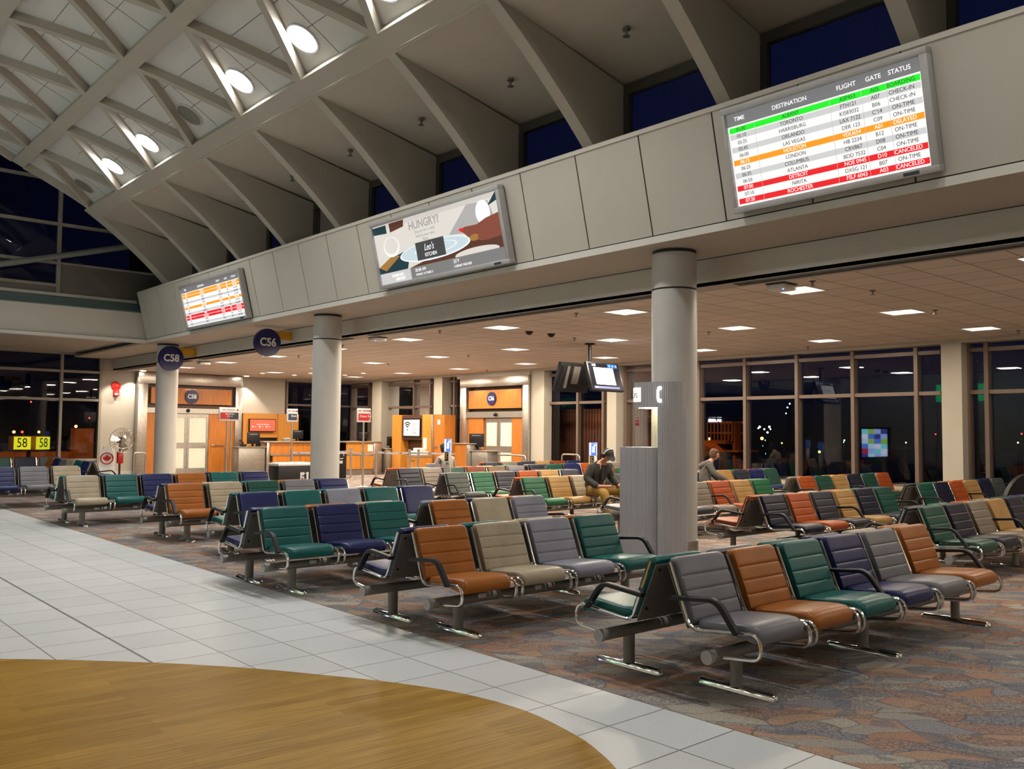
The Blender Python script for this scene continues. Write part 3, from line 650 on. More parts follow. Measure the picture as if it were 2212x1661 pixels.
def bench(loc, rz, cols, arms, label, group='benches of the waiting area'):
    """cols: colour word per seat in local order (+p for an unquilted back)"""
    n = len(cols); rt = empty('airport_bench', loc, rz, label.replace('beam bench', 'bench'), 'bench', group)
    if n not in ME_B: ME_B[n] = beam_mesh(n)
    put('support_beam', ME_B[n], rt)
    for i, cw in enumerate(cols):
        pl = cw.endswith('+'); c = cw.rstrip('+'); x = i*PITCH_S; nm = NAMEC.get(c, c)
        if c not in ME_C: ME_C[c] = cushion_mesh(LM[c])
        if cw not in ME_K: ME_K[cw] = back_mesh(LM[c], pl)
        put('seat_cushion', ME_C[c], rt, (x, 0, 0), '%s vinyl seat cushion' % nm)
        b = put('backrest', ME_K[cw], rt, (x, 0, 0), '%s vinyl backrest%s' % (nm, ' without quilting' if pl else ''))
        put('back_shell', ME_SH, b)
        put('seat_frame', ME_F, rt, (x, 0, 0))
        if i < n-1: put('beam_clip', ME_CL, rt, (x+.43, 0, 0))
    for a in arms: put('armrest', ME_A, rt, (a*PITCH_S-.035, 0, 0))
    for x in ((.21, n*PITCH_S-.28) if n < 5 else (.21, n*PITCH_S/2-.035, n*PITCH_S-.28)):
        l = put('leg', ME_L, rt, (x, 0, 0)); put('foot_bar', ME_FT, l)
    return rt
def words(cols): return ', '.join(NAMEC.get(c.rstrip('+'), c.rstrip('+')) for c in cols)
def front(x0, yb, cols, arms, label): return bench((x0, yb-.37, 0), 0, cols, arms, label)
def back(x0, yb, cols, arms, label):
    n = len(cols); return bench((x0+(n-1)*PITCH_S+.57, yb+.10+.37, 0), pi, list(reversed(cols)), [n-a for a in arms], label)
S = str.split
# near block beside the tiled walkway
front(4.73, 3.76, S('grey brown teal navy grey brown'), (0, 3, 6), 'six seat beam bench nearest the camera, grey brown teal navy grey brown seats')
back(4.65, 3.76, S('teal grey teal navy tan brown'), (0, 3, 6), 'beam bench back to back behind the nearest one, teal end seat facing away')
front(4.38, 6.22, S('brown tan pale teal'), (0, 4), 'four seat beam bench with brown, tan, pale grey and teal seats, before the kiosk')
back(4.30, 6.22, S('navy teal tan brown'), (0, 4), 'beam bench behind the brown and tan four seater, navy end seat facing away')
front(4.22, 8.80, S('teal navy teal'), (0,), 'three seat beam bench with teal, navy and teal seats at the walkway edge')
back(4.15, 8.80, S('navy brown tan'), (0, 3), 'beam bench behind the teal, navy, teal one, navy end seat facing away')
front(6.25, 8.55, ['brown', 'tan+', 'pale'], (3,), 'three seat bench, brown, smooth tan, pale grey, right of the teal and navy one')
back(6.19, 8.55, S('pale navy brown'), (0, 3), 'beam bench behind the brown, smooth tan and grey three seater')
front(5.01, 11.08, ['navy+', 'teal+', 'pale+', 'teal+', 'navy+'], (0, 5), 'five seat beam bench with smooth unquilted navy, teal and grey backs')
back(4.95, 11.08, S('teal tan teal grey navy'), (0, 5), 'beam bench behind the smooth backed five seater, teal end seat facing away')
front(4.97, 13.5, S('brown tan pine grey navy'), (0, 5), 'five seat bench with brown, tan, dark green, grey, navy seats before the middle column')
back(4.91, 13.5, S('navy tan teal brown navy'), (0, 5), 'beam bench behind the brown, tan, dark green five seater, navy end seat facing away')
front(4.38, 16.6, S('tan teal navy brown teal navy'), (0, 6), 'six seat beam bench starting with tan and teal seats, far along the walkway edge')
back(4.32, 16.6, S('teal navy grey tan navy teal'), (0, 6), 'beam bench behind the far tan and teal six seater, teal end seat facing away')
front(3.36, 21.0, S('teal navy grey tan'), (4,), 'beam bench at the left picture edge with navy, grey and tan seats')
back(3.36, 21.0, S('grey teal navy grey'), (0, 4), 'beam bench hidden behind the navy, grey and tan one at the left edge')
front(4.76, 27.9, ['grey+', 'pine+', 'ink+', 'dark+'], (0, 4), 'dark smooth backed beam bench farthest left, under the end glazing')
bench((6.75+.37-.74, 23.3+5*PITCH_S+.57, 0), -pi/2, S('brown navy grey tan teal navy'), (0, 6), 'beam bench seen end on at far left, backs in navy, teal, tan and grey')
bench((6.75+.10+.37, 23.3, 0), pi/2, S('grey teal navy brown tan grey'), (0, 6), 'beam bench seen end on at far left, facing the fan')
# middle block beyond the aisle
front(10.47, 6.82, S('ink orange slate gold ink pine'), (0, 3, 6), 'six seat beam bench right of the near column starting dark navy, orange, dark slate')
back(10.35, 6.82, S('orange slate tan orange teal navy'), (0, 3, 6), 'beam bench right of the near column with orange end seat facing away')
front(10.89, 9.35, S('green slate taupe orange gold green'), (0, 3, 6), 'six seat beam bench half hidden by the near column, ending orange, golden tan, green')
back(10.85, 9.35, S('grey navy taupe gold orange green'), (0, 3, 6), 'beam bench left of the kiosk, its pale grey end seat cut by the kiosk')
front(10.9, 12.1, S('green gold tan bronze navy tan'), (0, 6), 'six seat beam bench the man in the cap sits on, starting green and golden tan')
back(10.82, 12.1, S('orange gold orange green navy taupe'), (0, 6), 'beam bench back to back with the seated man, orange end seat facing away')
front(10.76, 14.2, S('dark green slate orange gold slate+'), (0, 6), 'six seat beam bench starting grey green, green, dark slate, orange, behind the seated man')
back(10.70, 14.2, S('grey green orange navy tan grey'), (0, 6), 'beam bench behind the one starting grey green and green')
front(11.11, 16.4, ['ink', 'taupe', 'pine+', 'rust', 'bronze+', 'grey'], (0, 6), 'beam bench nearest the gate desks with dark navy and taupe seats')
back(11.05, 16.64, S('orange grey navy orange tan teal'), (0, 6), 'beam bench facing the gate desks with an orange end seat')
# block along the window wall
front(15.44, 6.92, S('pine ink orange gold ink dark'), (0, 3, 6), 'six seat beam bench before the square pillar, dark green, navy, orange, golden tan')
back(15.24, 6.92, S('slate green gold orange pine navy'), (0, 3, 6), 'beam bench facing the window before the square pillar, slate end seat')
front(15.79, 9.42, S('orange pine gold ink pine orange'), (0, 3, 6), 'six seat beam bench starting and ending with orange seats, before the window wall')
back(15.62, 9.42, S('taupe navy gold orange ink pine'), (0, 3, 6), 'beam bench facing the window with a taupe end seat')
front(15.64, 12.15, ['navy', 'grey', 'gold+', 'slate', 'navy', 'pine+'], (0, 6), 'beam bench the grey hooded person sits on, ending slate, navy, dark green')
back(15.58, 12.15, S('grey tan navy teal orange grey'), (0, 6), 'beam bench back to back with the hooded person')
front(15.5, 14.5, S('orange green navy grey tan orange'), (0, 6), 'beam bench behind the backpack, mostly hidden by the kiosk, orange first seat')
front(15.47, 16.9, S('ink pine navy orange pine taupe'), (0, 6), 'six seat beam bench starting dark navy, dark green, navy, behind the seated man')
back(15.41, 16.9, S('grey navy green tan orange grey'), (0, 6), 'beam bench behind the dark navy and dark green six seater')
front(15.48, 18.7, S('ink taupe slate gold rust navy'), (0, 6), 'beam bench farthest back along the windows with navy, taupe and slate seats')
back(15.42, 18.7, S('orange orange taupe navy orange ink'), (0, 6), 'beam bench farthest back along the windows, facing the C56 gate')
front(10.42, 4.65, ['pine', 'ink', 'taupe', 'gold+', 'ink', 'pine'], (0, 3), 'beam bench at the right picture edge, dark green, navy, taupe and golden seats')
back(10.28, 4.65, S('slate green orange taupe pine navy'), (0, 3), 'beam bench behind the one at the right edge, slate end seat facing away')
# ================================================================ screens on the leaning parapet
def panel_hit(px, py, off):
    d = ray(px, py); o = Vector((0, 0, EYE)); p0 = PB+pn*off
    t = (p0-o).dot(pn)/d.dot(pn); p = o+d*t-p0; return p.dot(pu), p.dot(pv)
SCR_W = {}
def scol(name, c, s=1): return emis(name, c, s)
s_white = scol('screen_white', (.84, .84, .83)); s_grey = scol('screen_grey', (.55, .55, .56)); s_head = scol('screen_header', (.16, .16, .165)); s_green = scol('screen_green', (.01, .78, .02))
s_org = scol('screen_orange', (.86, .30, .012)); s_red = scol('screen_red', (.72, .012, .018)); s_ink = scol('screen_ink', (.03, .03, .03)); s_txt = scol('screen_text_white', (.92, .92, .92)); s_line = scol('screen_rule', (.42, .42, .42))
def screen(corners, label, D=.15):
    q = [panel_hit(x, y, D) for x, y in corners]         # TL TR BR BL
    u0 = (q[0][0]+q[3][0])/2; u1 = (q[1][0]+q[2][0])/2; v1 = (q[0][1]+q[1][1])/2; v0 = (q[2][1]+q[3][1])/2
    o = PB+pu*u0+pv*v0; rt = empty('display_screen', (0, 0, 0), 0, label, 'screen'); rt.matrix_world = frame_uvn(o, pu, pv, pn)
    W, H = u1-u0, v1-v0; b = .075
    mb = MB().use(mat('screen_housing', (.46, .455, .45), .42, .3, var=.05)).box(0, W, 0, b, .02, D, .012).box(0, W, H-b, H, .02, D, .012).box(0, b*.7, b*.9, H-b*.9, .02, D, .012).box(W-b*1.1, W, b*.9, H-b*.9, .02, D, .012)
    mb.use(black).box(.02, W-.02, .02, H-.02, .0, .1); mb.build('housing', rt)
    MB().use(mat('maker_plate', (.03, .04, .06), .4)).box(W-.36, W-.20, .018, .052, D, D+.006).build('nameplate', rt)
    return rt, b*.7, W-b*1.1, b, H-b
def board(corners, label, rows, hdr=('TIME', 'DESTINATION', 'FLIGHT', 'GATE', 'STATUS'), cols=(.075, .36, .655, .785, .905)):
    rt, x0, x1, y0, y1 = screen(corners, label); W, H = x1-x0, y1-y0; z = .104
    mb = MB().use(s_white).box(x0, x1, y0, y1, .1, z); hh = H*.135; top = y1-hh
    mb.use(s_head).box(x0, x1, top, y1, z, z+.002)
    rh = (top-y0-.03)/len(rows); tm = MB()
    for i, (c, cells) in enumerate(rows):
        ya = top-.012-rh*(i+1)
        if c in 'gor' or i % 2: mb.use({'g': s_green, 'o': s_org, 'r': s_red}.get(c, s_grey)).box(x0+.02, x1-.02, ya+rh*.08, ya+rh*.92, z, z+.002)
        tm.use(s_txt if c in 'or' else s_ink)
        for k, s in enumerate(cells): tm.text(s, rh*.80, T(x0+W*cols[k], ya+rh*.5, z+.004), 'CENTER', .0006, squeeze=.95)
    mb.use(s_line)
    for k in (.155, .565, .72, .84): mb.box(x0+W*k, x0+W*k+.004, y0+.02, top-.01, z, z+.0025)
    mb.build('screen_face', rt)
    tm.use(s_txt)
    for k, s in enumerate(hdr): tm.text(s, hh*.46, T(x0+W*cols[k], top+hh*.5, z+.004), 'CENTER', .0006, bold=.008)
    tm.build('lettering', rt, fix=False)
board([(1554, 240), (1999.7, 95.4), (2030, 367.5), (1585, 465)], 'large departures board with green, orange and red rows, right end of the parapet', [
 ('g', ('05:00', 'ALBANY', 'ASP453', 'A05', 'BOARDING')), ('w', ('05:10', 'TORONTO', 'FTH121', 'A07', 'CHECK-IN')), ('w', ('05:25', 'HARRISBURG', 'KIS83032', 'B06', 'CHECK-IN')), ('w', ('05:45', 'ORLANDO', 'LAX 7122', "C'14", 'ON-TIME')),
 ('w', ('06:00', 'LAS VEGAS', 'DER 123', 'C09', 'ON-TIME')), ('o', ('06:15', 'HOUSTON', 'VDU654', 'A01', 'DELAYED')), ('w', ('06:25', 'LONDON', 'HB 2234', 'B12', 'ON-TIME')), ('w', ('06:35', 'COLUMBUS', 'CRV867', 'D08', 'ON-TIME')),
 ('w', ('06:50', 'ATLANTA', 'BDD 7532', 'C04', 'ON-TIME')), ('r', ('07:00', 'DETROIT', 'NOE 0945', 'D10', 'CANCELED')), ('w', ('07:10', 'NIRITA', 'DXSG 121', 'B07', 'ON-TIME')), ('r', ('07:20', 'ROCHESTER', 'FSLF 6043', 'A03', 'CANCELED'))])
board([(383, 619.4), (513, 578), (535, 687), (404, 714)], 'small distant departures board with orange and red rows, left end of the parapet', [
 ('o', ('05:00', 'BOSTON', 'AFR 201', 'A02', 'DELAYED')), ('o', ('05:15', 'CHICAGO', 'KLM 332', 'B04', 'DELAYED')), ('w', ('05:30', 'DALLAS', 'JJ 8022', 'B06', 'ON-TIME')), ('w', ('05:45', 'MIAMI', 'TAP 190', 'C11', 'ON-TIME')), ('w', ('06:10', 'TAMPA', 'LUF 221', 'A09', 'ON-TIME')),
 ('o', ('06:15', 'NEW YORK', 'DES 421', 'B01', 'DELAYED')), ('w', ('06:30', 'PARIS', 'LH 2334', 'C07', 'ON-TIME')), ('w', ('06:40', 'NASHVILLE', 'CRV 807', 'A08', 'ON-TIME')), ('r', ('07:00', 'MIAMI', 'NOE 945', 'D10', 'CANCELED')), ('r', ('07:05', 'CLEVELAND', 'WS 7032', 'C02', 'CANCELED')),
 ('w', ('07:15', 'KANSAS', 'EXR 121', 'B09', 'ON-TIME')), ('w', ('07:20', 'RENO', 'FJL 60', 'A03', 'ON-TIME'))])
# restaurant advertisement
rt, x0, x1, y0, y1 = screen([(795.8, 487.6), (1072.7, 395), (1102, 568), (820, 627)], 'advertising screen asking HUNGRY? for a restaurant, middle of the parapet'); W, H = x1-x0, y1-y0; z = .104
A = lambda u, v: (x0+W*u, y0+H*v)
a_bg, a_dk, a_plate, a_rim, a_hand, a_wood, a_tan, a_gl = [scol('ad_'+n, c) for n, c in (('pale', (.58, .55, .51)), ('deep_teal', (.012, .035, .045)), ('plate', (.46, .56, .60)), ('rim', (.75, .78, .78)), ('skin', (.19, .055, .035)), ('table', (.085, .03, .018)), ('amber', (.30, .15, .04)), ('glass', (.72, .73, .73)))]
def pg(mb, m, pts, dz): mb.use(m).prism([A(*p) for p in pts], 'z', z, z+dz)
def ell(mb, m, cx, cy, rx, ry, dz, rot=0): pg(mb, m, [(cx+rx*cos(t)*cos(rot)-ry*sin(t)*sin(rot), cy+rx*cos(t)*sin(rot)+ry*sin(t)*cos(rot)) for t in [2*pi*i/36 for i in range(36)]], dz)
mb = MB().use(a_bg).box(x0, x1, y0, y1, .1, z)
pg(mb, a_dk, [(0, 0), (.22, 0), (.3, .5), (.13, .42), (0, .3)], .0010); pg(mb, a_tan, [(.0, .30), (.14, .46), (.2, .42), (.06, .22)], .0012)
pg(mb, a_table := a_wood, [(.24, .17), (1, .17), (1, .5), (.85, .62), (.7, .4), (.4, .25)], .0014)
pg(mb, a_dk, [(.0, .86), (.12, .84), (.12, .98), (.0, .98)], .0011); pg(mb, a_wood, [(.15, .84), (.27, .88), (.28, .99), (.15, .99)], .0011)
pg(mb, a_dk, [(.92, .82), (1, .88), (1, 1), (.99, 1)], .0011); pg(mb, scol('ad_grey', (.34, .33, .33)), [(.62, .55), (.78, .93), (.93, .90), (.96, .6), (.8, .5)], .0009)
ell(mb, a_rim, .885, .75, .05, .18, .0012); ell(mb, a_glass := a_gl, .14, .6, .07, .17, .0013); ell(mb, a_bg, .14, .62, .06, .14, .0015)
ell(mb, a_rim, .485, .395, .285, .155, .0020, .04); ell(mb, a_plate, .485, .40, .272, .142, .0023, .04); ell(mb, a_rim, .50, .41, .17, .085, .0025, .04); ell(mb, a_plate, .50, .412, .16, .078, .0027, .04)
pg(mb, a_hand, [(.70, .57), (.74, .61), (.83, .60), (.90, .66), (1, .70), (1, .36), (.88, .34), (.80, .38), (.755, .46), (.72, .54)], .0030); ell(mb, a_tan, .80, .42, .035, .05, .0032); ell(mb, a_hand, .86, .40, .035, .055, .0034); ell(mb, s_red, .715, .583, .018, .022, .0034)
ell(mb, a_bg, .80, .20, .16, .075, .0036)
s_bar = scol('ad_bar', (.17, .165, .165)); s_bar2 = scol('ad_bar_light', (.50, .49, .49)); s_box = scol('ad_logo_box', (.05, .05, .052))
pg(mb, s_bar, [(.27, 0), (1, 0), (1, .185), (.27, .185)], .0040); pg(mb, s_bar2, [(0, 0), (.27, 0), (.27, .185), (0, .185)], .0040); pg(mb, s_box, [(.345, .27), (.575, .27), (.575, .56), (.345, .56)], .0042)
mb.build('screen_face', rt)
tm = MB().use(scol('ad_text_grey', (.30, .285, .28)))
tm.text('HUNGRY?', H*.185, T(*A(.44, .845), z+.006), 'CENTER', .0006, bold=.02)
for i, s in enumerate(('Stop by for a meal', 'before your next', 'flight.')): tm.text(s, H*.075, T(*A(.44, .735-.072*i), z+.006), 'CENTER', .0006)
tm.use(s_txt)
sh = Matrix(((1, .28, 0, 0), (0, 1, 0, 0), (0, 0, 1, 0), (0, 0, 0, 1)))
tm.text("Leo's", H*.155, T(*A(.455, .455), z+.007) @ sh, 'CENTER', .0006, squeeze=.8); tm.text('KITCHEN', H*.085, T(*A(.46, .335), z+.007), 'CENTER', .0006, squeeze=.9)
tm.text('FRANKFORD', H*.066, T(*A(.155, .115), z+.006), 'CENTER', .0006, squeeze=.9); tm.text('AIRPORT', H*.07, T(*A(.175, .05), z+.006), 'CENTER', .0006, bold=.015)
tm.text('05:00 AM', H*.075, T(*A(.31, .125), z+.006), 'LEFT', .0006); tm.text('MONDAY, OCTOBER 21', H*.052, T(*A(.31, .052), z+.006), 'LEFT', .0006, squeeze=.85)
tm.text('55\u00b0F', H*.08, T(*A(.62, .128), z+.006), 'LEFT', .0006); tm.text('CURRENT WEATHER', H*.055, T(*A(.62, .052), z+.006), 'LEFT', .0006, squeeze=.85)
tm.build('lettering', rt, fix=False)

# ================================================================ round gate discs on yellow arms
FY = Matrix.Rotation(pi/2, 4, 'X')                        # text facing -Y
def disc_sign(px, py, rpx, xx, txt, label):
    """blue disc facing down the hall, on a yellow arm from the parapet beam"""
    p = at_x(px, py, xx); r = rpx*math.hypot(p.x, p.y)/F_PX
    rt = empty('pendant_gate_sign', p, 0, label, 'sign', 'hanging gate discs')
    MB().use(navy_sign).cyl((0, -.05, 0), (0, .05, 0), r, 48).build('disc', rt)
    MB().use(white_m).text(txt, r*.80, T(0, -.053, 0) @ FY, 'CENTER', .003, bold=.03, squeeze=.92).build('lettering', rt, fix=False)
    MB().use(yellow_m).box(0, FAS-p.x-.005, .055, .085, r*.32, r*.92).build('arm', rt)
disc_sign(369, 774, 25, 9.53, 'C58', 'dark blue disc sign C58 hanging on a yellow arm before the far column')
disc_sign(577, 740, 29, 9.62, 'C56', 'dark blue disc sign C56 hanging on a yellow arm left of the middle column')

# ================================================================ gate C58, facing the camera side
PY = FAR_Y-.35
def pyx(px, py=900): return at_y(px, py, PY).x
def pyz(py, px=410): return at_y(px, py, PY).z
rt = empty('gate_portal', (0, 0, 0), 0, 'steel framed gate doorway C58 with orange panels, behind the far column', 'gate')
X0, X1, Zt = pyx(297), pyx(523), pyz(808)
zi = pyz(832); jw = pyx(318)-pyx(297)
MB().use(steel).box(X0, X0+jw, PY, FAR_Y, 0, zi, .01).box(X1-jw*.8, X1, PY, FAR_Y, 0, zi, .01).box(X0, X1, PY-.01, FAR_Y, zi, Zt, .01).build('steel_frame', rt)
xi0, xi1 = X0+jw, X1-jw*.8; zd, zh = pyz(881), pyz(893)
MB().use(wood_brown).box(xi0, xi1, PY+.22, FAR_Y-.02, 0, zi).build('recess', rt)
MB().use(wood_o).box(xi0+.14, xi1-.14, PY+.06, PY+.22, zd+.14, zi-.12).build('sign_panel', rt)
MB().use(steel).box(xi0, xi1, PY+.05, PY+.24, zh, zd-.02).build('door_header', rt)
xd0, xm, xd1 = pyx(377), pyx(407), pyx(453)
MB().use(wood_o).box(xi0, xd0-.02, PY+.1, PY+.2, 0, zh).build('side_panel', rt)
MB().use(wood_o).box(xd1+.02, xi1, PY+.1, PY+.2, 0, zh).build('side_panel', rt)
def glazed_leaf(name, x0, x1, rt, y, zt, zmid, ax='y', fw=.085):
    mb = MB().use(steel)
    bx = (lambda a, b, c, d: mb.box(a, b, y-.03, y+.03, c, d)) if ax == 'y' else (lambda a, b, c, d: mb.box(y-.03, y+.03, a, b, c, d))
    bx(x0, x0+fw, 0, zt); bx(x1-fw, x1, 0, zt); bx(x0+fw, x1-fw, zt-fw*1.6, zt); bx(x0+fw, x1-fw, zmid-.1, zmid+.1); bx(x0+fw, x1-fw, 0, .2)
    o = mb.build(name, rt)
    g = MB().use(frost)
    (g.box(x0+fw, x1-fw, y-.008, y+.008, .2, zt-fw*1.6) if ax == 'y' else g.box(y-.008, y+.008, x0+fw, x1-fw, .2, zt-fw*1.6)).build('frosted_pane', o)
xl = xm-(xd1-xm)
glazed_leaf('door', xl, xm-.004, rt, PY+.12, zh-.02, pyz(962)); glazed_leaf('door', xm+.004, xd1, rt, PY+.12, zh-.02, pyz(962))
MB().use(black).ball(((xl+xd1)/2, PY+.02, (zh+zd)/2), .07, 10).build('door_sensor', rt)
mb = MB().use(chrome).tube(fillet([(xd1+.15, PY+.1, 1.06), (xd1+.15, PY+.02, 1.06), (xd1+.62, PY+.02, 1.06), (xd1+.62, PY+.1, 1.06)], .03), .018, 8); mb.build('handle', rt)
def gate_plate(p, r, txt, label, rz=0):
    rt = empty('gate_plate', p, rz, label, 'sign'); MB().use(navy_sign).cyl((0, 0, 0), (0, .05, 0), r, 40).build('disc', rt)
    MB().use(white_m).text(txt, r*.85, T(0, -.003, 0) @ FY, 'CENTER', .003, bold=.03, squeeze=.9).build('lettering', rt, fix=False)
q = at_y(415, 857, PY+.01); gate_plate(q, 14*q.length/F_PX, 'C58', 'round blue C58 plate on the orange panel over the gate doors')
for x, lb in ((X0+.05, 'small bright downlight left of gate C58'), (X1+.0, 'small bright downlight right of gate C58')):
    sx_ = .3 if x > X0+1 else -.3
    spot('gate_spot', (x+sx_*.5, PY-.1, CEIL-.06), (x+sx_, FAR_Y-.02, 1.6), 170, (1, .88, .76), 80, .35, .04)
    MB().use(emis('spot_lens', (1, .92, .82), 25)).cyl((x, PY-.3, CEIL-.002), (x, PY-.3, CEIL-.016), .09, 20).build('ceiling_spotlight', None, lb, 'light', 'gate downlights')
spot('gate_spot', (X0-1.1, PY-.3, CEIL-.1), (X0-.2, FAR_Y, 1.4), 120, (1, .85, .7), 80, .5, .05)

# fire bell on the wall
p = at_y(250, 834, FAR_Y); rt = empty('fire_bell', (p.x, FAR_Y, p.z), 0, 'red fire alarm bell on the wall left of gate C58', 'alarm')
MB().use(red_m).lathe([(.17, 0), (.17, .04), (.15, .10), (.06, .13), (.01, .13)], 24).build('bell', rt).rotation_euler = (pi/2, 0, 0)
MB().use(red_m).box(-.10, .10, -.12, 0, -.36, -.12, .015).use(white_m).box(-.06, .06, -.125, -.119, -.32, -.26).build('strobe', rt)

# pedestal fan
p = at_z(263, 1042, 0); fy = 30.0; p = at_y(263, 951, fy); hz = p.z; rf = 24*math.hypot(p.x, fy)/F_PX
rt = empty('pedestal_fan', (p.x, fy, 0), 0, 'tall pedestal fan with a wire cage left of gate C58', 'fan')
mb = MB().use(chrome)
for sgn_, yy in ((1, -.12), (1, .06)):
    for k in range(26):
        a = 2*pi*k/26; mb.tube([(.05*cos(a), yy-(.05 if yy < 0 else -.02), hz+.05*sin(a)), (rf*.7*cos(a), yy, hz+rf*.7*sin(a)), (rf*cos(a), -.03, hz+rf*sin(a))], .005, 4)
for rr, yy in ((rf, -.03), (rf*.66, -.125)): mb.tube([(rr*cos(2*pi*k/40), yy, hz+rr*sin(2*pi*k/40)) for k in range(41)], .009, 6)
mb.cyl((0, -.19, hz), (0, -.15, hz), .07, 16); mb.build('cage', rt)
mb = MB().use(steel)
for k in range(3):
    a = 2*pi*k/3+.5; ps = [(cos(a+t)*r, -.03-.05*(t/.8), hz+sin(a+t)*r) for r, t in ((.06, 0), (rf*.5, -.1), (rf*.9, .1), (rf*.92, .55), (rf*.6, .8), (.06, .5))]
    mb.loft([ps, [(x, y+.006, z) for x, y, z in ps]])
mb.build('blade', rt)
MB().use(black).cyl((0, .02, hz), (0, .3, hz), .10, 14).build('motor', rt)
MB().use(red_m).box(-.09, .09, .05, .2, hz-.75, hz-.38, .02).build('control_box', rt)
MB().use(mat('fan_post', (.05, .012, .012), .45)).cyl((0, .14, .04), (0, .14, hz-.1), .035, 10).build('post', rt)
MB().use(black).lathe([(.30, 0), (.30, .02), (.05, .05)], 24, (0, .14, 0)).build('base', rt)

# white standee with the maple leaf roundel
fy = 30.6; p = at_y(231, 990, fy); k = math.hypot(p.x, fy)/F_PX
rt = empty('leaf_standee', (p.x, fy, 0), 0, 'white standing board with a red maple leaf roundel beside the fan', 'sign')
zt = at_y(231, 964, fy).z; zs_ = at_y(231, 972, fy).z; w_ = 15*k; nw = 7.5*k
MB().use(white_m).prism([(-w_, .02), (w_, .02), (w_, zs_-.04), (w_-.07, zs_+.02), (nw, zs_+.02), (nw, zt), (-nw, zt), (-nw, zs_+.02), (-w_+.07, zs_+.02), (-w_, zs_-.04)], 'y', 0, .03).build('board', rt)
zc = p.z; rr = 11.5*k; mb = MB().use(red_m)
mb.tube([(rr*cos(2*pi*i/40), -.004, zc+rr*.92*sin(2*pi*i/40)) for i in range(41)], .018, 6)
leaf = [(0, .95), (.18, .6), (.38, .7), (.30, .22), (.55, .48), (.63, .33), (.92, .38), (.80, .08), (.95, -.02), (.5, -.38), (.56, -.55), (.05, -.45), (.05, -.9)]
lf = leaf+[(-x, y) for x, y in reversed(leaf[1:])]
mb.prism([(x*rr*.72, zc+y*rr*.72) for x, y in lf], 'y', -.008, 0); mb.build('roundel', rt)
MB().use(steel_d).box(-w_, w_, -.12, .25, 0, .02).build('foot', rt)
# ================================================================ C58 desk group
dk = mat('desk_worktop', (.30, .25, .19), .35, var=.08)
BY = FAR_Y-.3
def bx_(px, py): return at_y(px, py, BY)
rt = empty('gate_back_unit', (0, 0, 0), 0, 'honey wood wall unit with a lit red screen behind the C58 desk', 'cabinet')
xa_, xb_, xc_ = bx_(524, 950).x, bx_(598, 950).x, bx_(637, 950).x; zt_ = bx_(560, 893).z
MB().use(wood_y).box(xa_, bx_(526, 950).x+.5, BY, FAR_Y-.02, 0, zt_).box(bx_(526, 950).x+.5, xb_+.05, BY+.05, FAR_Y-.02, 1.35, zt_).box(xb_+.05, xc_+.15, BY, FAR_Y-.02, 0, zt_).build('body', rt)
MB().use(black).box(bx_(526, 950).x+.5, xb_+.05, BY+.12, FAR_Y-.02, 0, 1.35).build('recess', rt)
q0, q1 = bx_(538, 906), bx_(592, 931); s_coral = emis('coral_screen', (.88, .13, .07), .85)
d_ = empty('wall_monitor', ((q0.x+q1.x)/2, BY, (q0.z+q1.z)/2), 0, 'lit red monitor on the honey wood unit behind the C58 desk', 'screen'); hw, hh = (q1.x-q0.x)/2, (q0.z-q1.z)/2
MB().use(black).box(-hw-.03, hw+.03, -.10, -.02, -hh-.03, hh+.03).build('case', d_)
MB().use(s_coral).box(-hw, hw, -.105, -.098, -hh, hh).build('screen_face', d_)
mb = MB().use(s_txt); mb.text('CONNECT WITH US / CONNECTEZ-VOUS', hh*.2, T(0, -.108, hh*.15) @ FY, 'CENTER', .001, squeeze=.62, bold=.01)
for i in (-1, 0, 1):
    mb.cyl((i*hw*.55-.13, -.108, -hh*.25), (i*hw*.55-.13, -.106, -hh*.25), hh*.13, 12); mb.text('sync', hh*.2, T(i*hw*.55-.04, -.108, -hh*.25) @ FY, 'LEFT', .001, squeeze=.7)
mb.build('lettering', d_, fix=False)
DY = 31.3
def dp(px, py, Y=None): return at_y(px, py, Y or DY)
rt = empty('gate_desk', (0, 0, 0), 0, 'brushed steel front gate desk below the red monitor', 'desk')
x0, x1, zt_ = dp(515, 990).x, dp(573, 990).x, dp(540, 965).z
MB().use(steel_d).box(x0, x1, DY, DY+.55, .06, zt_-.03, .03).build('front_panel', rt); MB().use(dk).box(x0-.06, x1+.02, DY-.06, DY+.65, zt_-.03, zt_, .008).build('worktop', rt)
rt = empty('gate_counter', (0, 0, 0), 0, 'orange two tier gate counter behind the black bin and the middle column', 'desk')
x2, x3 = dp(573, 980).x, dp(690, 980).x; zu = dp(630, 953).z; zm_ = dp(630, 982).z; zb_ = dp(630, 1019).z
MB().use(steel).box(x1+.03, x2+.18, DY-.05, DY+.5, 0, zu-.04, .03).build('end_post', rt)
MB().use(wood_o).box(x2+.2, x3, DY, DY+.1, zm_+.03, zu-.05).build('upper_panel', rt)
MB().use(dk).box(x2-.1, x3+.05, DY-.08, DY+.6, zu-.05, zu, .008).build('worktop', rt)
MB().use(steel_d).box(x2+.2, x3, DY-.04, DY+.5, zm_-.03, zm_+.03).build('rail', rt)
MB().use(wood_o).box(x2+.3, x3-.85, DY-.02, DY+.5, .18, zm_-.03).box(x3-.83, x3, DY-.02, DY+.5, .18, zm_-.03).build('lower_panel', rt)
MB().use(steel_d).box(x2+.2, x3, DY+.03, DY+.45, 0, .18).build('plinth', rt)
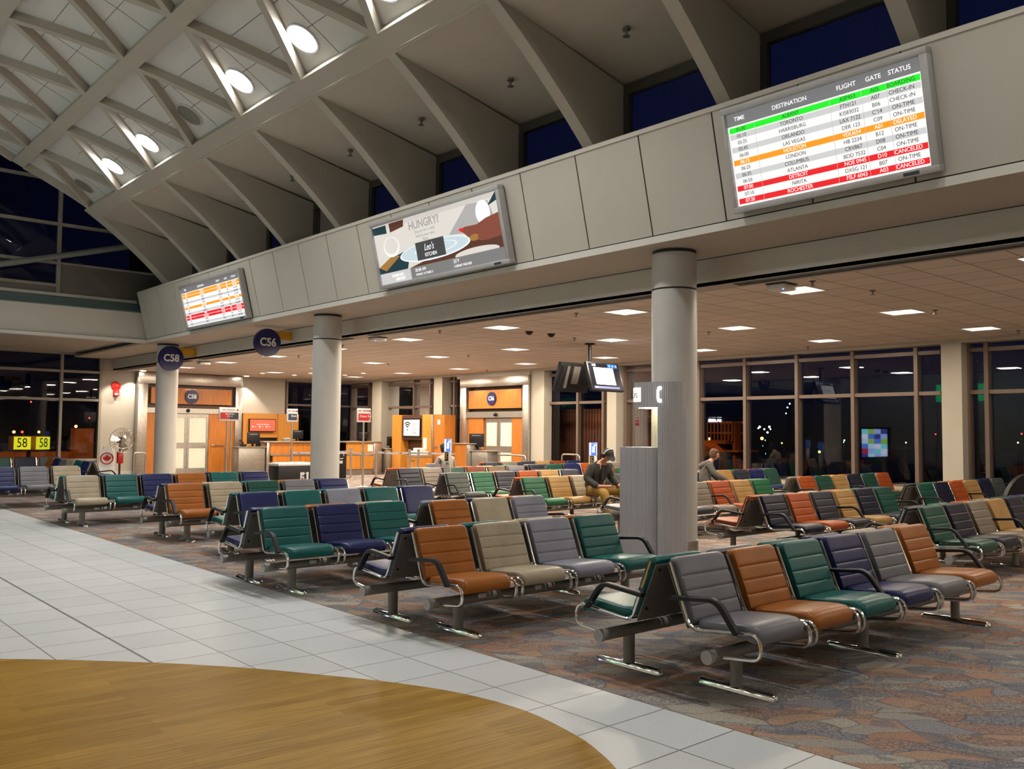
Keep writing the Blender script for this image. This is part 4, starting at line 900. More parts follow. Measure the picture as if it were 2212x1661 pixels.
def computer(px, py, Y, w, h, label, tilt=0, zbase=None, rz=0):
    p = at_y(px, py, Y) if zbase is None else Vector((px, Y, py)); rt = empty('computer_monitor', (p.x, Y, zbase if zbase is not None else p.z-h*.75), rz, label, 'computer')
    MB().use(black).box(-w/2, w/2, -.03, .03, h*.25, h*1.25, .01).build('screen_back', rt)
    MB().use(steel_d).box(-w*.3, w*.3, -.036, -.03, h*1.08, h*1.14).build('cable_strip', rt)
    MB().use(black).box(-.04, .04, .03, .07, 0, h*.9).box(-w*.3, w*.3, -.1, .16, 0, .02).build('stand', rt)
    return rt
zt_d = dp(540, 965).z
c_ = dp(555, 948); computer(c_.x, c_.z, DY+.3, .50, .42, 'black computer monitor on the steel C58 desk', zbase=zt_d)
c_ = dp(650, 945); computer(c_.x, c_.z, DY+.3, .50, .34, 'black computer monitor on the orange C58 counter', zbase=zu)
c_ = dp(531, 958); rt = empty('boarding_scanner', (c_.x, DY+.2, zt_d), 0, 'black boarding pass scanner on the steel C58 desk', 'scanner')
MB().use(black).box(-.08, .08, -.1, .1, 0, .1, .01).build('body', rt); MB().use(black).tube([(0, 0, .1), (-.05, 0, .2), (-.16, 0, .24)], .025, 8).build('neck', rt)
c_ = dp(625, 952); rt = empty('tape_dispenser', (c_.x, DY+.25, zu), 0, 'grey ticket printer on the orange C58 counter', 'printer'); MB().use(cap_m).box(-.12, .12, -.12, .12, 0, .13, .03).build('body', rt); MB().use(black).box(-.09, .09, -.125, -.118, .05, .07).build('slot', rt)

# ================================================================ litter bins by the middle column
def bin_unit(px0, px1, pyt, Y, label, rz, icon=True):
    a, b = at_y(px0, pyt, Y), at_y(px1, pyt, Y); w = b.x-a.x; h = a.z
    rt = empty('litter_bin', ((a.x+b.x)/2, Y+.3, 0), rz, label, 'bin')
    MB().use(black).box(-w/2, w/2, -.3, .3, .0, h-.09, .02).build('body', rt)
    MB().use(sign_grey).box(-w/2-.01, w/2+.01, -.31, .31, h-.09, h-.02, .02).use(white_m).box(-w/2+.04, -.03, -.25, .25, h-.02, h).box(.03, w/2-.04, -.25, .25, h-.02, h).build('lid', rt)
    if icon:
        mb = MB().use(sign_grey).box(w*.13, w*.13+.25, -.306, -.3, h*.30, h*.66).use(black)
        x = w*.13+.15; z = h*.48
        mb.ball((x, -.307, z+.13), .026, 8, (1, .15, 1)).box(x-.03, x+.03, -.312, -.306, z-.02, z+.10).box(x-.028, x-.004, -.312, -.306, z-.15, z-.02).box(x+.004, x+.028, -.312, -.306, z-.15, z-.02).box(x-.10, x-.03, -.312, -.306, z+.03, z+.055).box(x-.11, x-.06, -.312, -.306, z-.12, z-.02)
        mb.build('litter_symbol', rt)
    return rt
Yb_ = 22.0
while at_y(620, 1001, Yb_).z > .92: Yb_ -= .1
bin_unit(602, 676, 1000, Yb_, 'black litter bin with a white figure symbol left of the middle column', 0)
bin_unit(712, 749, 975, 27.0, 'dark recycling bin half hidden right of the middle column', 0, False)
p = at_y(740, 990, 27.0); rt = bpy.data.objects['litter_bin.001']
mb = MB().use(sign_grey)
for i in range(3):
    a = 2*pi*i/3; mb.tube([(.10*cos(a+t)+.12, -.306, .78+.10*sin(a+t)) for t in (0, .4, .8, 1.3)], .014, 5)
mb.box(.06, .18, -.306, -.3, .52, .62).build('recycling_symbol', rt)

# ================================================================ queue posts and tapes
post_m = steel
def stanchion(px, pyb, label, h=1.0, sign=None, group='queue posts'):
    p = at_z(px, pyb, 0); rt = empty('queue_post', (p.x, p.y, 0), 0, label, 'queue post', group)
    MB().use(post_m).lathe([(.19, 0), (.19, .012), (.06, .035), (.035, .06), (.035, h)], 20).build('post', rt)
    MB().use(post_m).lathe([(.045, h), (.045, h+.07), (.01, h+.075)], 16).build('head', rt)
    return rt, p
def zone_sign(p, zb, zt, w, face, lines, label, arrow=True, poles=(0,), rz=0, top=True):
    rt = empty('zone_sign', (p.x, p.y, 0), rz, label, 'sign', 'boarding zone signs')
    for x in poles: MB().use(post_m).cyl((x, 0, 1.03 if len(poles) == 1 else .01), (x, 0, zb+.05), .025, 10).build('pole', rt)
    if len(poles) > 1: MB().use(post_m).box(-.35, .35, -.15, .15, 0, .02).build('base', rt)
    MB().use(sign_grey).box(-w/2, w/2, -.03, .03, zb, zt, .012).build('sign_board', rt)
    mb = MB(); H_ = zt-zb
    for (u0, u1, m) in face: mb.use(m).box(-w/2+.03+u0*(w-.06), -w/2+.03+u1*(w-.06), -.034, -.03, zb+H_*.12, zb+H_*.62)
    mb.build('colour_panel', rt)
    tm = MB().use(red_m).text('AIR CANADA', H_*.15, T(-w*.06, -.035, zb+H_*.82) @ FY, 'CENTER', .002, squeeze=min(1.1, w/(H_*1.15)))
    tm.cyl((w*.40, -.036, zb+H_*.82), (w*.40, -.03, zb+H_*.82), H_*.07, 14).use(white_m)
    for t, u, v, s in lines: tm.text(t, H_*s, T(-w/2+u*w, -.036, zb+H_*v) @ FY, 'CENTER', .002)
    tm.build('lettering', rt, fix=False); return rt
blue_p = mat('zone_navy', (.012, .022, .07), .4); slate_p = mat('zone_slate', (.02, .03, .045), .4); red_p = mat('zone_red', (.44, .012, .015), .4)
rt, p = stanchion(783, 1052, 'steel queue post that carries the red Zones 3-5 sign')
d = math.hypot(p.x, p.y)/F_PX
z = lambda py, p=p: at_y(783, py, p.y).z
zone_sign(p, z(912), z(882), 33*d, [(0, 1, red_p)], [('Zones 3-5', .58, .43, .24), ('\u2198', .88, .2, .15)], 'silver sign with a red Zones 3-5 panel on the queue post')
q = at_z(628, 1046, 0); rt2 = empty('queue_post', (q.x, q.y, 0), 0, 'steel queue post that carries the blue Zone 1 sign', 'queue post', 'queue posts')
MB().use(post_m).lathe([(.19, 0), (.19, .012), (.06, .035), (.035, .06), (.035, 1.0)], 20).build('post', rt2); MB().use(post_m).lathe([(.045, 1.0), (.045, 1.07), (.01, 1.075)], 16).build('head', rt2)
d = math.hypot(q.x, q.y)/F_PX; z = lambda py: at_y(628, py, q.y).z
zone_sign(q, z(911), z(883), 24*d, [(0, .45, blue_p), (.45, 1, slate_p)], [('Zone 1', .70, .45, .22)], 'silver sign with a blue Zone 1 panel between the C58 desk and the column')
q3 = at_z(491, 1044, 0); d = math.hypot(q3.x, q3.y)/F_PX; z = lambda py: at_y(491, py, q3.y).z
zone_sign(q3, z(909), z(880), 43*d, [(0, .5, red_p), (.5, 1, slate_p)], [('Zones', .40, .52, .15), ('3-5', .43, .35, .17), ('Zones', .62, .52, .15), ('1-2', .58, .35, .17)], 'silver two pole sign with red and slate zone panels before the C58 doors', poles=(-4*d, 5*d))
pp = {}
for nm, px, py, lb in (('a', 757, 1036, 'steel queue post just right of the middle column'), ('b', 812, 1040, 'steel queue post in front of the steel C56 desk'), ('c', 884, 1043, 'steel queue post left of the pair before the honey wood unit'), ('d', 903, 1042, 'steel queue post right of the pair before the honey wood unit'), ('e', 1037, 1044, 'steel queue post before the sliding doors of gate C56'), ('f', 486, 1040, 'short steel queue post beside the two pole zone sign')):
    pp[nm] = stanchion(px, py, lb)[1]
tape_m = mat('queue_tape', (.34, .34, .36), .6, var=.2, scale=9); tape_d = mat('tape_print', (.20, .012, .02), .6)
def tape(a, b, label):
    a = Vector((a.x, a.y, .965)); b = Vector((b.x, b.y, .965)); rt = empty('queue_tape', (a+b)/2, math.atan2(b.y-a.y, b.x-a.x), label, 'barrier tape', 'queue tapes'); h = (b-a).length/2-.04
    MB().use(tape_m).loft([[(x, -.002, -.03-.03*(1-(x/h)**2)), (x, .002, -.03-.03*(1-(x/h)**2)), (x, .002, .03-.03*(1-(x/h)**2)), (x, -.002, .03-.03*(1-(x/h)**2))] for x in [h*(i/6-1) for i in range(13)]]).build('webbing', rt)
    mb = MB().use(tape_d); n = max(2, int(h*2/.55))
    for i in range(n): x = -h+(i+.5)*2*h/n; k = -.03*(1-(x/h)**2); mb.box(x-.05, x+.05, -.0035, .0035, k-.012, k+.012)
    mb.build('print', rt)
tape(pp['a'], p, 'printed grey queue tape from the column to the Zones 3-5 post'); tape(p, pp['b'], 'printed grey queue tape right of the Zones 3-5 post'); tape(pp['b'], pp['c'], 'printed grey queue tape across the steel C56 desk')
tape(pp['d'], pp['e'], 'printed grey queue tape across the honey wood unit to the C56 doors'); tape(q, pp['a'], 'printed grey queue tape behind the middle column')

# ================================================================ gate C56 on the window wall
GX = WIN_X-.45
def gy(px, py=900): return at_x(px, py, GX).y
def gz(px, py): return at_x(px, py, GX).z
rt = empty('gate_portal', (0, 0, 0), 0, 'steel framed gate doorway C56 with an orange sign panel, left of the hanging monitors', 'gate')
ya, yb = gy(993), gy(1141); z_t = (gz(993, 818)+gz(1141, 810))/2; zi = (gz(1005, 838)+gz(1128, 831))/2; yia, yib = gy(1006), gy(1128); zd = gz(1066, 889); zh = gz(1066, 902)
MB().use(steel).box(GX, WIN_X, yia, ya, 0, zi, .01).box(GX, WIN_X, yb, yib, 0, zi, .01).box(GX-.01, WIN_X, yb, ya, zi, z_t, .01).build('steel_frame', rt)
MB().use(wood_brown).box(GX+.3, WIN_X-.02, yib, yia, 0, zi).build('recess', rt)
MB().use(wood_o).box(GX+.06, GX+.2, gy(1123), gy(1009), gz(1066, 882), gz(1066, 842)).build('sign_panel', rt)
MB().use(steel_d).box(GX+.04, GX+.3, yib, yia, zh, zd).build('door_header', rt)
yl, ym, yr_ = gy(1039), gy(1069), gy(1101)
MB().use(wood_o).box(GX+.1, GX+.28, yl, yia, 0, zh).build('side_panel', rt); MB().use(wood_o).box(GX+.1, GX+.28, yib, yr_, 0, zh).build('side_panel', rt)
glazed_leaf('door', ym+.004, yl, rt, GX+.2, zh-.02, gz(1069, 970), 'x'); glazed_leaf('door', yr_, ym-.004, rt, GX+.2, zh-.02, gz(1069, 970), 'x')
MB().use(black).ball((GX+.0, (yl+yr_)/2, (zh+zd)/2), .07, 10).build('door_sensor', rt)
MB().use(plaster).box(GX+.02, WIN_X, gy(1141)-.02, gy(985), z_t, CEIL).box(GX+.1, WIN_X, gy(1170), gy(1142), 0, CEIL).build('wall_gate_surround', kind='structure')
q_ = at_x(1061, 861, GX+.02); r_ = 14.5*math.hypot(q_.x, q_.y)/F_PX
gate_plate(q_, r_, 'C56', 'round blue C56 plate on the orange panel over the gate doors', -pi/2)
for yy in ((ya*.7+yb*.3), (ya*.25+yb*.75)): spot('gate_spot', (GX-.35, yy, CEIL-.09), (GX+.1, yy, 0), 70, (1, .85, .7), 85, .5, .05)
spot('gate_spot', (GX-.7, yb-1.0, CEIL-.1), (WIN_X, yb-.6, 1.2), 60, (1, .82, .65), 80, .6, .05)
# tubular rail in front of the doors
a, b = at_x(1070, 982, GX-1.1), at_x(1136, 980, GX-1.1)
rt = empty('guard_rail', (GX-1.1, (a.y+b.y)/2, 0), 0, 'bent steel tube guard rail in front of gate C56', 'rail'); h = abs(a.y-b.y)/2
MB().use(steel).tube(fillet([(0, -h, .0), (0, -h, a.z), (0, h, a.z), (0, h, 0)], .12), .028, 10).build('tube', rt)
for s_ in (-h, h): MB().use(steel).lathe([(.07, 0), (.07, .015), (.03, .02)], 14, (0, s_, 0)).build('floor_flange', rt)
a, b = at_x(1214, 981, WIN_X-.5), at_x(1252, 980, WIN_X-.5)
rt = empty('guard_rail', (WIN_X-.5, (a.y+b.y)/2, 0), 0, 'bent steel tube guard rail in front of the brown lit door glazing', 'rail'); h = abs(a.y-b.y)/2
MB().use(steel).tube(fillet([(0, -h, .0), (0, -h, a.z), (0, h, a.z), (0, h, 0)], .12), .028, 10).build('tube', rt)
p_ = at_y(297, 978, 32.0); h = 7*32/F_PX
rt = empty('guard_rail', (p_.x+.08, 32.0, 0), 0, 'bent steel tube guard rail at the left jamb of gate C58', 'rail')
MB().use(steel).tube(fillet([(-.2, 0, .0), (-.2, 0, p_.z), (.2, 0, p_.z), (.2, 0, 0)], .08), .025, 10).build('tube', rt)

# brown lit service enclosure seen behind the glazing right of gate C56
rib_m = mat('ribbed_bridge_wall', (.16, .055, .024), .7, var=.2)
ea, eb = yr(1312), yr(1192); mb = MB().use(rib_m).box(WIN_X+1.3, WIN_X+1.4, eb*0+ea-1, eb+2.5, -.5, 2.45)
yy = ea-1
while yy < eb+2.4: mb.box(WIN_X+1.26, WIN_X+1.31, yy, yy+.05, -.5, 2.45); yy += .13
mb.build('bridge_rotunda', None, 'brown ribbed passenger bridge wall behind the glazing right of gate C56', 'bridge')
spot('rotunda_lamp', (WIN_X+.6, (ea+eb)/2+.3, 2.6), (WIN_X+1.4, (ea+eb)/2, .8), 26, (1, .6, .35), 110, .8, .2)

# ================================================================ C56 desks
KX = WIN_X-2.2
def kd(px, py, X=None): return at_x(px, py, X or KX)
rt = empty('gate_cabinet', (0, 0, 0), 0, 'tall honey wood gate cabinet holding a white wifi notice screen', 'cabinet')
CXp = WIN_X-1.0
y0, y1, y2, y3, y4 = [kd(x, 940, CXp).y for x in (847, 866, 912, 932, 957)]; zt_ = kd(880, 896, CXp).z; zs1, zs0 = kd(890, 904, CXp).z, kd(890, 944, CXp).z
MB().use(wood_y).box(CXp, CXp+.55, y1, y0, 0, zt_).build('body', rt); MB().use(wood_y).box(CXp, CXp+.55, y3+.02, y2, 0, zt_).build('body', rt)
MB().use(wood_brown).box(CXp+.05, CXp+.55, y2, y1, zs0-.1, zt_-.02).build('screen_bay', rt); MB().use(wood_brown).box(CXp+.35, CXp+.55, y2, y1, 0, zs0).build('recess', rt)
MB().use(steel).box(CXp-.01, CXp+.55, y3-.05, y3+.02, 0, zt_, .01).build('corner_post', rt)
MB().use(wood_o).box(CXp+.06, CXp+.55, y4, y3-.05, 0, zt_-.02).build('door', rt)
MB().use(white_m).box(CXp-.012, CXp, y2-.30, y2-.08, 1.02, 1.42).build('notice', rt); MB().use(white_m).box(CXp+.045, CXp+.06, (y3+y4)/2-.1, (y3+y4)/2+.05, 1.9, 2.08).build('notice', rt)
MB().use(chrome).box(CXp+.03, CXp+.06, y3-.3, y3-.12, 1.08, 1.12).build('handle', rt)
ws = empty('notice_screen', (CXp+.04, (y1+y2)/2, (zs0+zs1)/2), -pi/2, 'white screen with a black wifi symbol in the honey wood cabinet', 'screen'); hw, hh = (y1-y2)/2*.74, (zs1-zs0)/2*.86
MB().use(black).box(-hw-.05, hw+.05, -.04, .0, -hh-.05, hh+.05).build('case', ws)
MB().use(emis('notice_white', (.95, .93, .92), .85)).box(-hw, hw, -.045, -.039, -hh, hh).build('screen_face', ws)
mb = MB().use(black); cx = -hw*.5
for r0 in (.16, .30, .44):
    rr = r0*hw*1.1; mb.loft([[(cx+(rr+o)*sin(t), y_, -hh*.15+(rr+o)*cos(t)) for o, y_ in ((-.022, -.05), (.022, -.05), (.022, -.045), (-.022, -.045))] for t in [R(-45+90*i/10) for i in range(11)]])
mb.cyl((cx, -.05, -hh*.28), (cx, -.045, -hh*.28), .03, 12); mb.build('wifi_symbol', ws)
mb = MB().use(mat('notice_pink', (.55, .34, .32), .5))
for i in range(4): mb.box(hw*.02, hw*.8-.1*(i % 2), -.0465, -.045, hh*.42-i*.11, hh*.42-i*.11+.03)
mb.box(-hw*.8, -hw*.55, -.0465, -.045, -hh*.72, -hh*.66).box(hw*.3, hw*.7, -.0465, -.045, -hh*.72, -hh*.66).build('text_lines', ws)

rt = empty('gate_counter', (0, 0, 0), 0, 'honey wood gate counter right of the middle column, behind the Zones 3-5 post', 'desk')
KY = 29.0
def ky(px, py): return at_y(px, py, KY)
x0, x1 = ky(750, 990).x, ky(806, 990).x; zu = ky(780, 953).z; zm_ = ky(780, 982).z
MB().use(wood_y).box(x0, x1, KY, KY+.1, zm_+.02, zu-.05).build('upper_panel', rt); MB().use(dk).box(x0-.08, x1+.38, KY-.08, KY+.6, zu-.05, zu, .008).build('worktop', rt)
MB().use(wood_y).box(x0, (x0+x1)/2-.01, KY-.02, KY+.5, .22, zm_-.02).box((x0+x1)/2+.01, x1, KY-.02, KY+.5, .22, zm_-.02).build('lower_panel', rt); MB().use(steel_d).box(x0, x1, KY-.04, KY+.5, zm_-.02, zm_+.02).box(x0, x1, KY+.02, KY+.45, 0, .22).build('rail', rt)
MB().use(steel).box(x1, x1+.38, KY-.04, KY+.5, 0, zu-.05, .04).build('end_post', rt)
MB().use(white_m).box(x1-.25, x1-.02, KY-.012, KY-.001, zm_+.12, zu-.12).build('notice', rt)
c_ = ky(793, 948); computer(c_.x, c_.z, KY+.25, .42, .28, 'black monitor on the honey wood counter right of the middle column', zbase=zu)
rt = empty('gate_desk', (0, 0, 0), 0, 'brushed steel gate desk between the honey wood counter and the wifi cabinet', 'desk')
x2, x3 = ky(828, 990).x, ky(879, 990).x; zt_ = ky(850, 968).z
MB().use(steel_d).box(x2, (x2+x3)/2-.1, KY-.25, KY+.35, .05, zt_-.03, .03).box((x2+x3)/2-.1, x3, KY-.2, KY+.35, .05, zt_-.03, .03).build('front_panel', rt); MB().use(dk).box(x2-.05, x3+.06, KY-.32, KY+.45, zt_-.03, zt_, .008).build('worktop', rt)
c_ = ky(846, 958); computer(c_.x, c_.z, KY, .42, .36, 'black monitor on the steel C56 desk', zbase=zt_)
c_ = ky(858, 958); rt = empty('boarding_scanner', (c_.x, KY+.05, zt_), 0, 'black boarding pass scanner on the steel C56 desk', 'scanner')
MB().use(black).box(-.08, .08, -.1, .1, 0, .08, .01).build('body', rt); MB().use(black).tube([(0, 0, .08), (.03, 0, .2), (.16, 0, .25)], .025, 8).build('neck', rt)
SX = WIN_X-1.7
a, b = at_x(880, 983, SX), at_x(906, 983, SX); rt = empty('side_cabinet', (0, 0, 0), 0, 'low honey wood cabinet under the white printer beside the wifi cabinet', 'cabinet')
MB().use(wood_y).box(SX, SX+.55, b.y, a.y, .1, a.z-.05).build('body', rt); MB().use(dk).box(SX-.03, SX+.56, b.y-.03, a.y+.03, a.z-.05, a.z).build('worktop', rt); MB().use(chrome).box(SX-.03, SX, (a.y+b.y)/2-.1, (a.y+b.y)/2+.1, a.z-.2, a.z-.17).build('handle', rt)
MB().use(steel_d).box(SX+.06, SX+.5, b.y+.05, a.y-.05, 0, .1).build('plinth', rt)
rt = empty('document_printer', (SX+.25, (a.y+b.y)/2, a.z), 0, 'white printer on the low cabinet beside the wifi cabinet', 'printer')
MB().use(white_m).box(-.22, .22, -.28, .28, 0, .16, .03).box(-.1, .18, -.2, .25, .16, .26, .03).build('body', rt); MB().use(black).box(-.224, -.218, -.2, .2, .07, .10).build('slot', rt)
# small podium at the C56 doors
PX_ = WIN_X-2.6
a, b = at_x(983, 990, PX_), at_x(1012, 990, PX_); zt_ = at_x(995, 957, PX_).z; rt = empty('boarding_podium', (0, 0, 0), 0, 'narrow orange boarding podium left of the C56 doors', 'desk')
MB().use(wood_o).box(PX_, PX_+.5, b.y+.1, a.y, .15, zt_-.03).build('front_panel', rt); MB().use(steel).box(PX_-.02, PX_+.5, b.y-.06, b.y+.1, .0, zt_-.03, .02).build('corner_post', rt); MB().use(dk).box(PX_-.06, PX_+.6, b.y-.12, a.y+.08, zt_-.03, zt_, .008).build('worktop', rt)
MB().use(steel_d).box(PX_+.05, PX_+.5, b.y+.1, a.y, 0, .15).build('plinth', rt)
c2 = at_x(1049, 990, PX_); z2 = at_x(1030, 973, PX_).z
rt = empty('boarding_desk', (0, 0, 0), 0, 'low brushed steel desk right of the narrow orange podium', 'desk'); MB().use(steel).box(PX_+.05, PX_+.5, c2.y, b.y-.08, .05, z2-.03, .02).build('front_panel', rt); MB().use(dk).box(PX_, PX_+.6, c2.y-.05, b.y-.07, z2-.03, z2, .008).build('worktop', rt)
m_ = at_x(1027, 952, PX_+.2); computer(PX_+.25, 0, m_.y, .5, .42, 'black monitor tilted over the low steel desk at C56', zbase=z2, rz=-1.1)
# ================================================================ lit charging posts
def charge_post(px, pyt, X, label, wpx=17):
    p = at_x(px, pyt, X); k = p.length/F_PX; w = wpx*k; h = p.z
    rt = empty('charging_post', (X, p.y, 0), -.72, label, 'charging post', 'charging posts'); hs = 27*k
    MB().use(steel).box(-w/2, w/2, -.05, .05, 0, h-hs*2.05, .02).build('post', rt)
    MB().use(clip_m).box(-w/2, w/2, -.052, .05, h-hs*2.05, h-hs, .01).build('info_panel', rt)
    mb = MB().use(black).box(-w*.42, w*.1, -.056, -.05, h-hs*1.75, h-hs*1.05).use(yellow_m)
    for i in range(4): mb.box(-w*.34, -w*.02-.02*(i % 2), -.059, -.055, h-hs*(1.2+.13*i), h-hs*(1.15+.13*i))
    mb.use(black).box(-w*.25, -w*.08, -.056, -.05, h-hs*2.0, h-hs*1.85).box(.0, w*.12, -.056, -.05, h-hs*2.0, h-hs*1.85); mb.build('print', rt)
    MB().use(emis('post_blue', (.10, .22, .75), .9)).box(-w/2, w/2, -.06, .06, h-hs, h, .01).build('light_box', rt)
    mb = MB().use(emis('post_white', (.9, .95, 1), 1.6)).box(-w*.48, -w*.27, -.066, -.06, h-hs*.98, h-hs*.02).box(w*.40, w*.48, -.066, -.06, h-hs*.98, h-hs*.02)
    mb.box(-w*.10, w*.18, -.066, -.06, h-hs*.60, h-hs*.30).cyl((w*.03, -.066, h-hs*.68), (w*.03, -.06, h-hs*.68), w*.18, 14).box(w*.08, w*.3, -.066, -.06, h-hs*.26, h-hs*.14); mb.build('plug_symbol', rt)
charge_post(968, 948, 12.42, 'lit blue and white charging post before the seated laptop user', 15)
charge_post(1281, 956, 15.12, 'lit blue and white charging post behind the man in the cap', 17)

# ================================================================ hanging monitors
p = at_z(1274, 742, CEIL); dist = math.hypot(p.x, p.y)
rt = empty('ceiling_monitor', (p.x, p.y, CEIL), 0, 'pair of black monitors hung back to back from the ceiling on one pole', 'screen')
zm_ = at_y(1274, 815, p.y).z-CEIL
MB().use(black).cyl((0, 0, -.01), (0, 0, zm_+.15), .045, 12).lathe([(.12, -.02), (.12, 0)], 16).build('pole', rt)
k = dist/F_PX
def hung(off, rz, w, h, tilt, lit, name):
    M = T(off[0], off[1], zm_+off[2]) @ Matrix.Rotation(rz, 4, 'Z') @ Matrix.Rotation(tilt, 4, 'X')
    mb = MB(); mb.M = M; mb.use(black).box(-w/2, w/2, -.05, .05, -h/2, h/2, .012).box(-.15, .15, .05, .14, -.15, .15); o = mb.build(name, rt)
    mb = MB(); mb.M = M
    if lit:
        mb.use(scol('monitor_dark', (.006, .006, .012))).box(-w/2+.04, w/2-.04, -.053, -.05, -h/2+.04, h/2-.04)
        mb.use(emis('monitor_white', (.95, .98, .97), 1.5)).box(-w*.33, w*.27, -.056, -.052, -h*.30, h*.30)
        mb.use(scol('monitor_blue', (.02, .12, .35))).box(w*.12, w*.42, -.057, -.052, h*.31, h*.45)
        mb.use(scol('monitor_strip', (.16, .18, .33))).box(-w*.42, w*.36, -.057, -.052, -h*.44, -h*.36); mb.build('screen_face', o)
        tm = MB(); tm.M = M; tm.use(s_txt).text('6:42', h*.11, T(-w*.36, -.058, h*.38) @ FY, 'LEFT', .001, bold=.02).text('C56', h*.07, T(-w*.38, -.058, -h*.40) @ FY, 'LEFT', .001)
        for i in range(3): tm.cyl((w*(.18+.1*i), -.059, h*.38), (w*(.18+.1*i), -.056, h*.38), h*.028, 10)
        tm.use(s_line).box(-w*.16, w*.18, -.058, -.056, h*.06, h*.075).box(-w*.16, w*.06, -.058, -.056, h*.02, h*.035); tm.build('lettering', o, fix=False)
    else:
        mb.use(steel_d).box(-w*.30, -w*.22, -.075, -.05, -h*.36, h*.4).box(-w*.10, w*.1, -.075, -.05, -h*.2, h*.4).use(black).box(-w*.46, -w*.40, -.06, -.05, -h*.4, h*.4); mb.build('rear_bracket', o)
w_ = 104*k; h_ = 64*k
hung((.17, -.30, 0), .72-.70, w_, h_, -.30, True, 'monitor'); 
hung((-.18, .36, 0), .02, w_*.98, h_, .30, False, 'monitor')
# ceiling camera domes
for px, py, lb in ((1143, 716, 'black ceiling camera dome, left one of the pair near the hanging monitors'), (1190.5, 721, 'black ceiling camera dome, right one of the pair near the hanging monitors')):
    p = at_z(px, py, CEIL); rt = empty('ceiling_camera', p, 0, lb, 'camera', 'ceiling camera domes'); r = 8*p.length/F_PX
    MB().use(black).lathe([(r*1.05, -.001), (r*1.05, -.015), (r, -.018), (r*.92, -.4*r), (r*.65, -.75*r), (r*.3, -.93*r), (.002, -.97*r)], 24).build('dome', rt); MB().use(black_s).lathe([(r*1.12, 0), (r*1.12, -.012), (r*1.0, -.014)], 24).build('base', rt)
# wifi boxes under the beam
for px, py, lb in ((1688, 618, 'white wireless access box on the ceiling right of the nearest column'), (815, 731, 'white wireless access box on the ceiling right of the middle column'), (440, 783, 'white wireless access box on the ceiling right of the far column')):
    p = at_z(px, py, CEIL-.03); rt = empty('ceiling_access_box', (p.x, p.y, CEIL), 0, lb, 'network box', 'wireless access boxes')
    MB().use(white_m).box(-.16, .16, -.14, .14, -.09, -.015, .02).build('body', rt); MB().use(joint_m).box(-.17, .17, -.15, .15, -.015, -.001).build('mount', rt); MB().use(lampc['b']).ball((-.12, -.1, -.092), .012, 6).build('status_light', rt)
# sprinklers
SPR = [(1245, 676), (1241, 730), (950, 714), (1012, 767), (1755, 607), (2020, 670), (1531, 717), (1745, 749), (838, 786), (1885, 627), (2200, 714), (1052, 799), (740, 745), (645, 768)]
for i, (px, py) in enumerate(SPR):
    p = at_z(px, py, CEIL); rt = empty('ceiling_sprinkler', p, 0, None, 'sprinkler', 'sprinkler heads in the tiled ceiling'); rt['label'] = 'small sprinkler head in the tiled waiting area ceiling'
    MB().use(shell_m).lathe([(.045, 0), (.045, -.01), (.012, -.015), (.012, -.05), (.004, -.05)], 10).build('body', rt); MB().use(shell_m).lathe([(.035, -.06), (.035, -.066), (.003, -.07)], 10).build('deflector', rt)
vs = (JZ-TIPZ)/(JX-TIPX)
for k in range(3, len(YR)-1):
    y = (YR[k]+YR[k+1])/2+.1; x = TIPX+1.45; rt = empty('ceiling_sprinkler', (x, y, TIPZ+.02+vs*1.45), 0, 'sprinkler head in the sloping bay between two vault ribs', 'sprinkler', 'sprinkler heads in the clerestory bays')
    MB().use(shell_m).lathe([(.055, -.01), (.055, -.03), (.015, -.035), (.015, -.10), (.004, -.10)], 10).build('body', rt); MB().use(shell_m).lathe([(.05, -.11), (.05, -.118), (.003, -.12)], 10).build('deflector', rt)
# ceiling troffers
def troffer_mat():
    m = emis('troffer_lens', (1, .93, .82), 1.6); N, L, b = nodes_of(m); tc = N.new('ShaderNodeTexCoord'); vo = N.new('ShaderNodeTexVoronoi'); vo.inputs['Scale'].default_value = 9
    L.new(tc.outputs['Object'], vo.inputs['Vector']); mr = N.new('ShaderNodeMapRange'); mr.inputs['From Max'].default_value = .7; mr.inputs['To Min'].default_value = 1.25; mr.inputs['To Max'].default_value = .55; L.new(vo.outputs['Distance'], mr.inputs[0])
    mu = N.new('ShaderNodeMath'); mu.operation = 'MULTIPLY'; mu.inputs[1].default_value = 1.6; L.new(mr.outputs[0], mu.inputs[0]); L.new(mu.outputs[0], b.inputs['Emission Strength']); return m
TRM = troffer_mat(); mb = MB().use(TRM).box(-.275, .275, -.275, .275, -.003, .0); ME_T = mb.mesh('diffuser'); mb = MB().use(white_m)
for s in ((-.3, .3, -.3, -.275), (-.3, .3, .275, .3), (-.3, -.275, -.275, .275), (.275, .3, -.275, .275)): mb.box(*s, -.008, -.001)
ME_TF = mb.mesh('frame'); XT = [11.52, 14.80, 18.13]; YT = [3.55+3.28*i for i in range(-4, 9)]
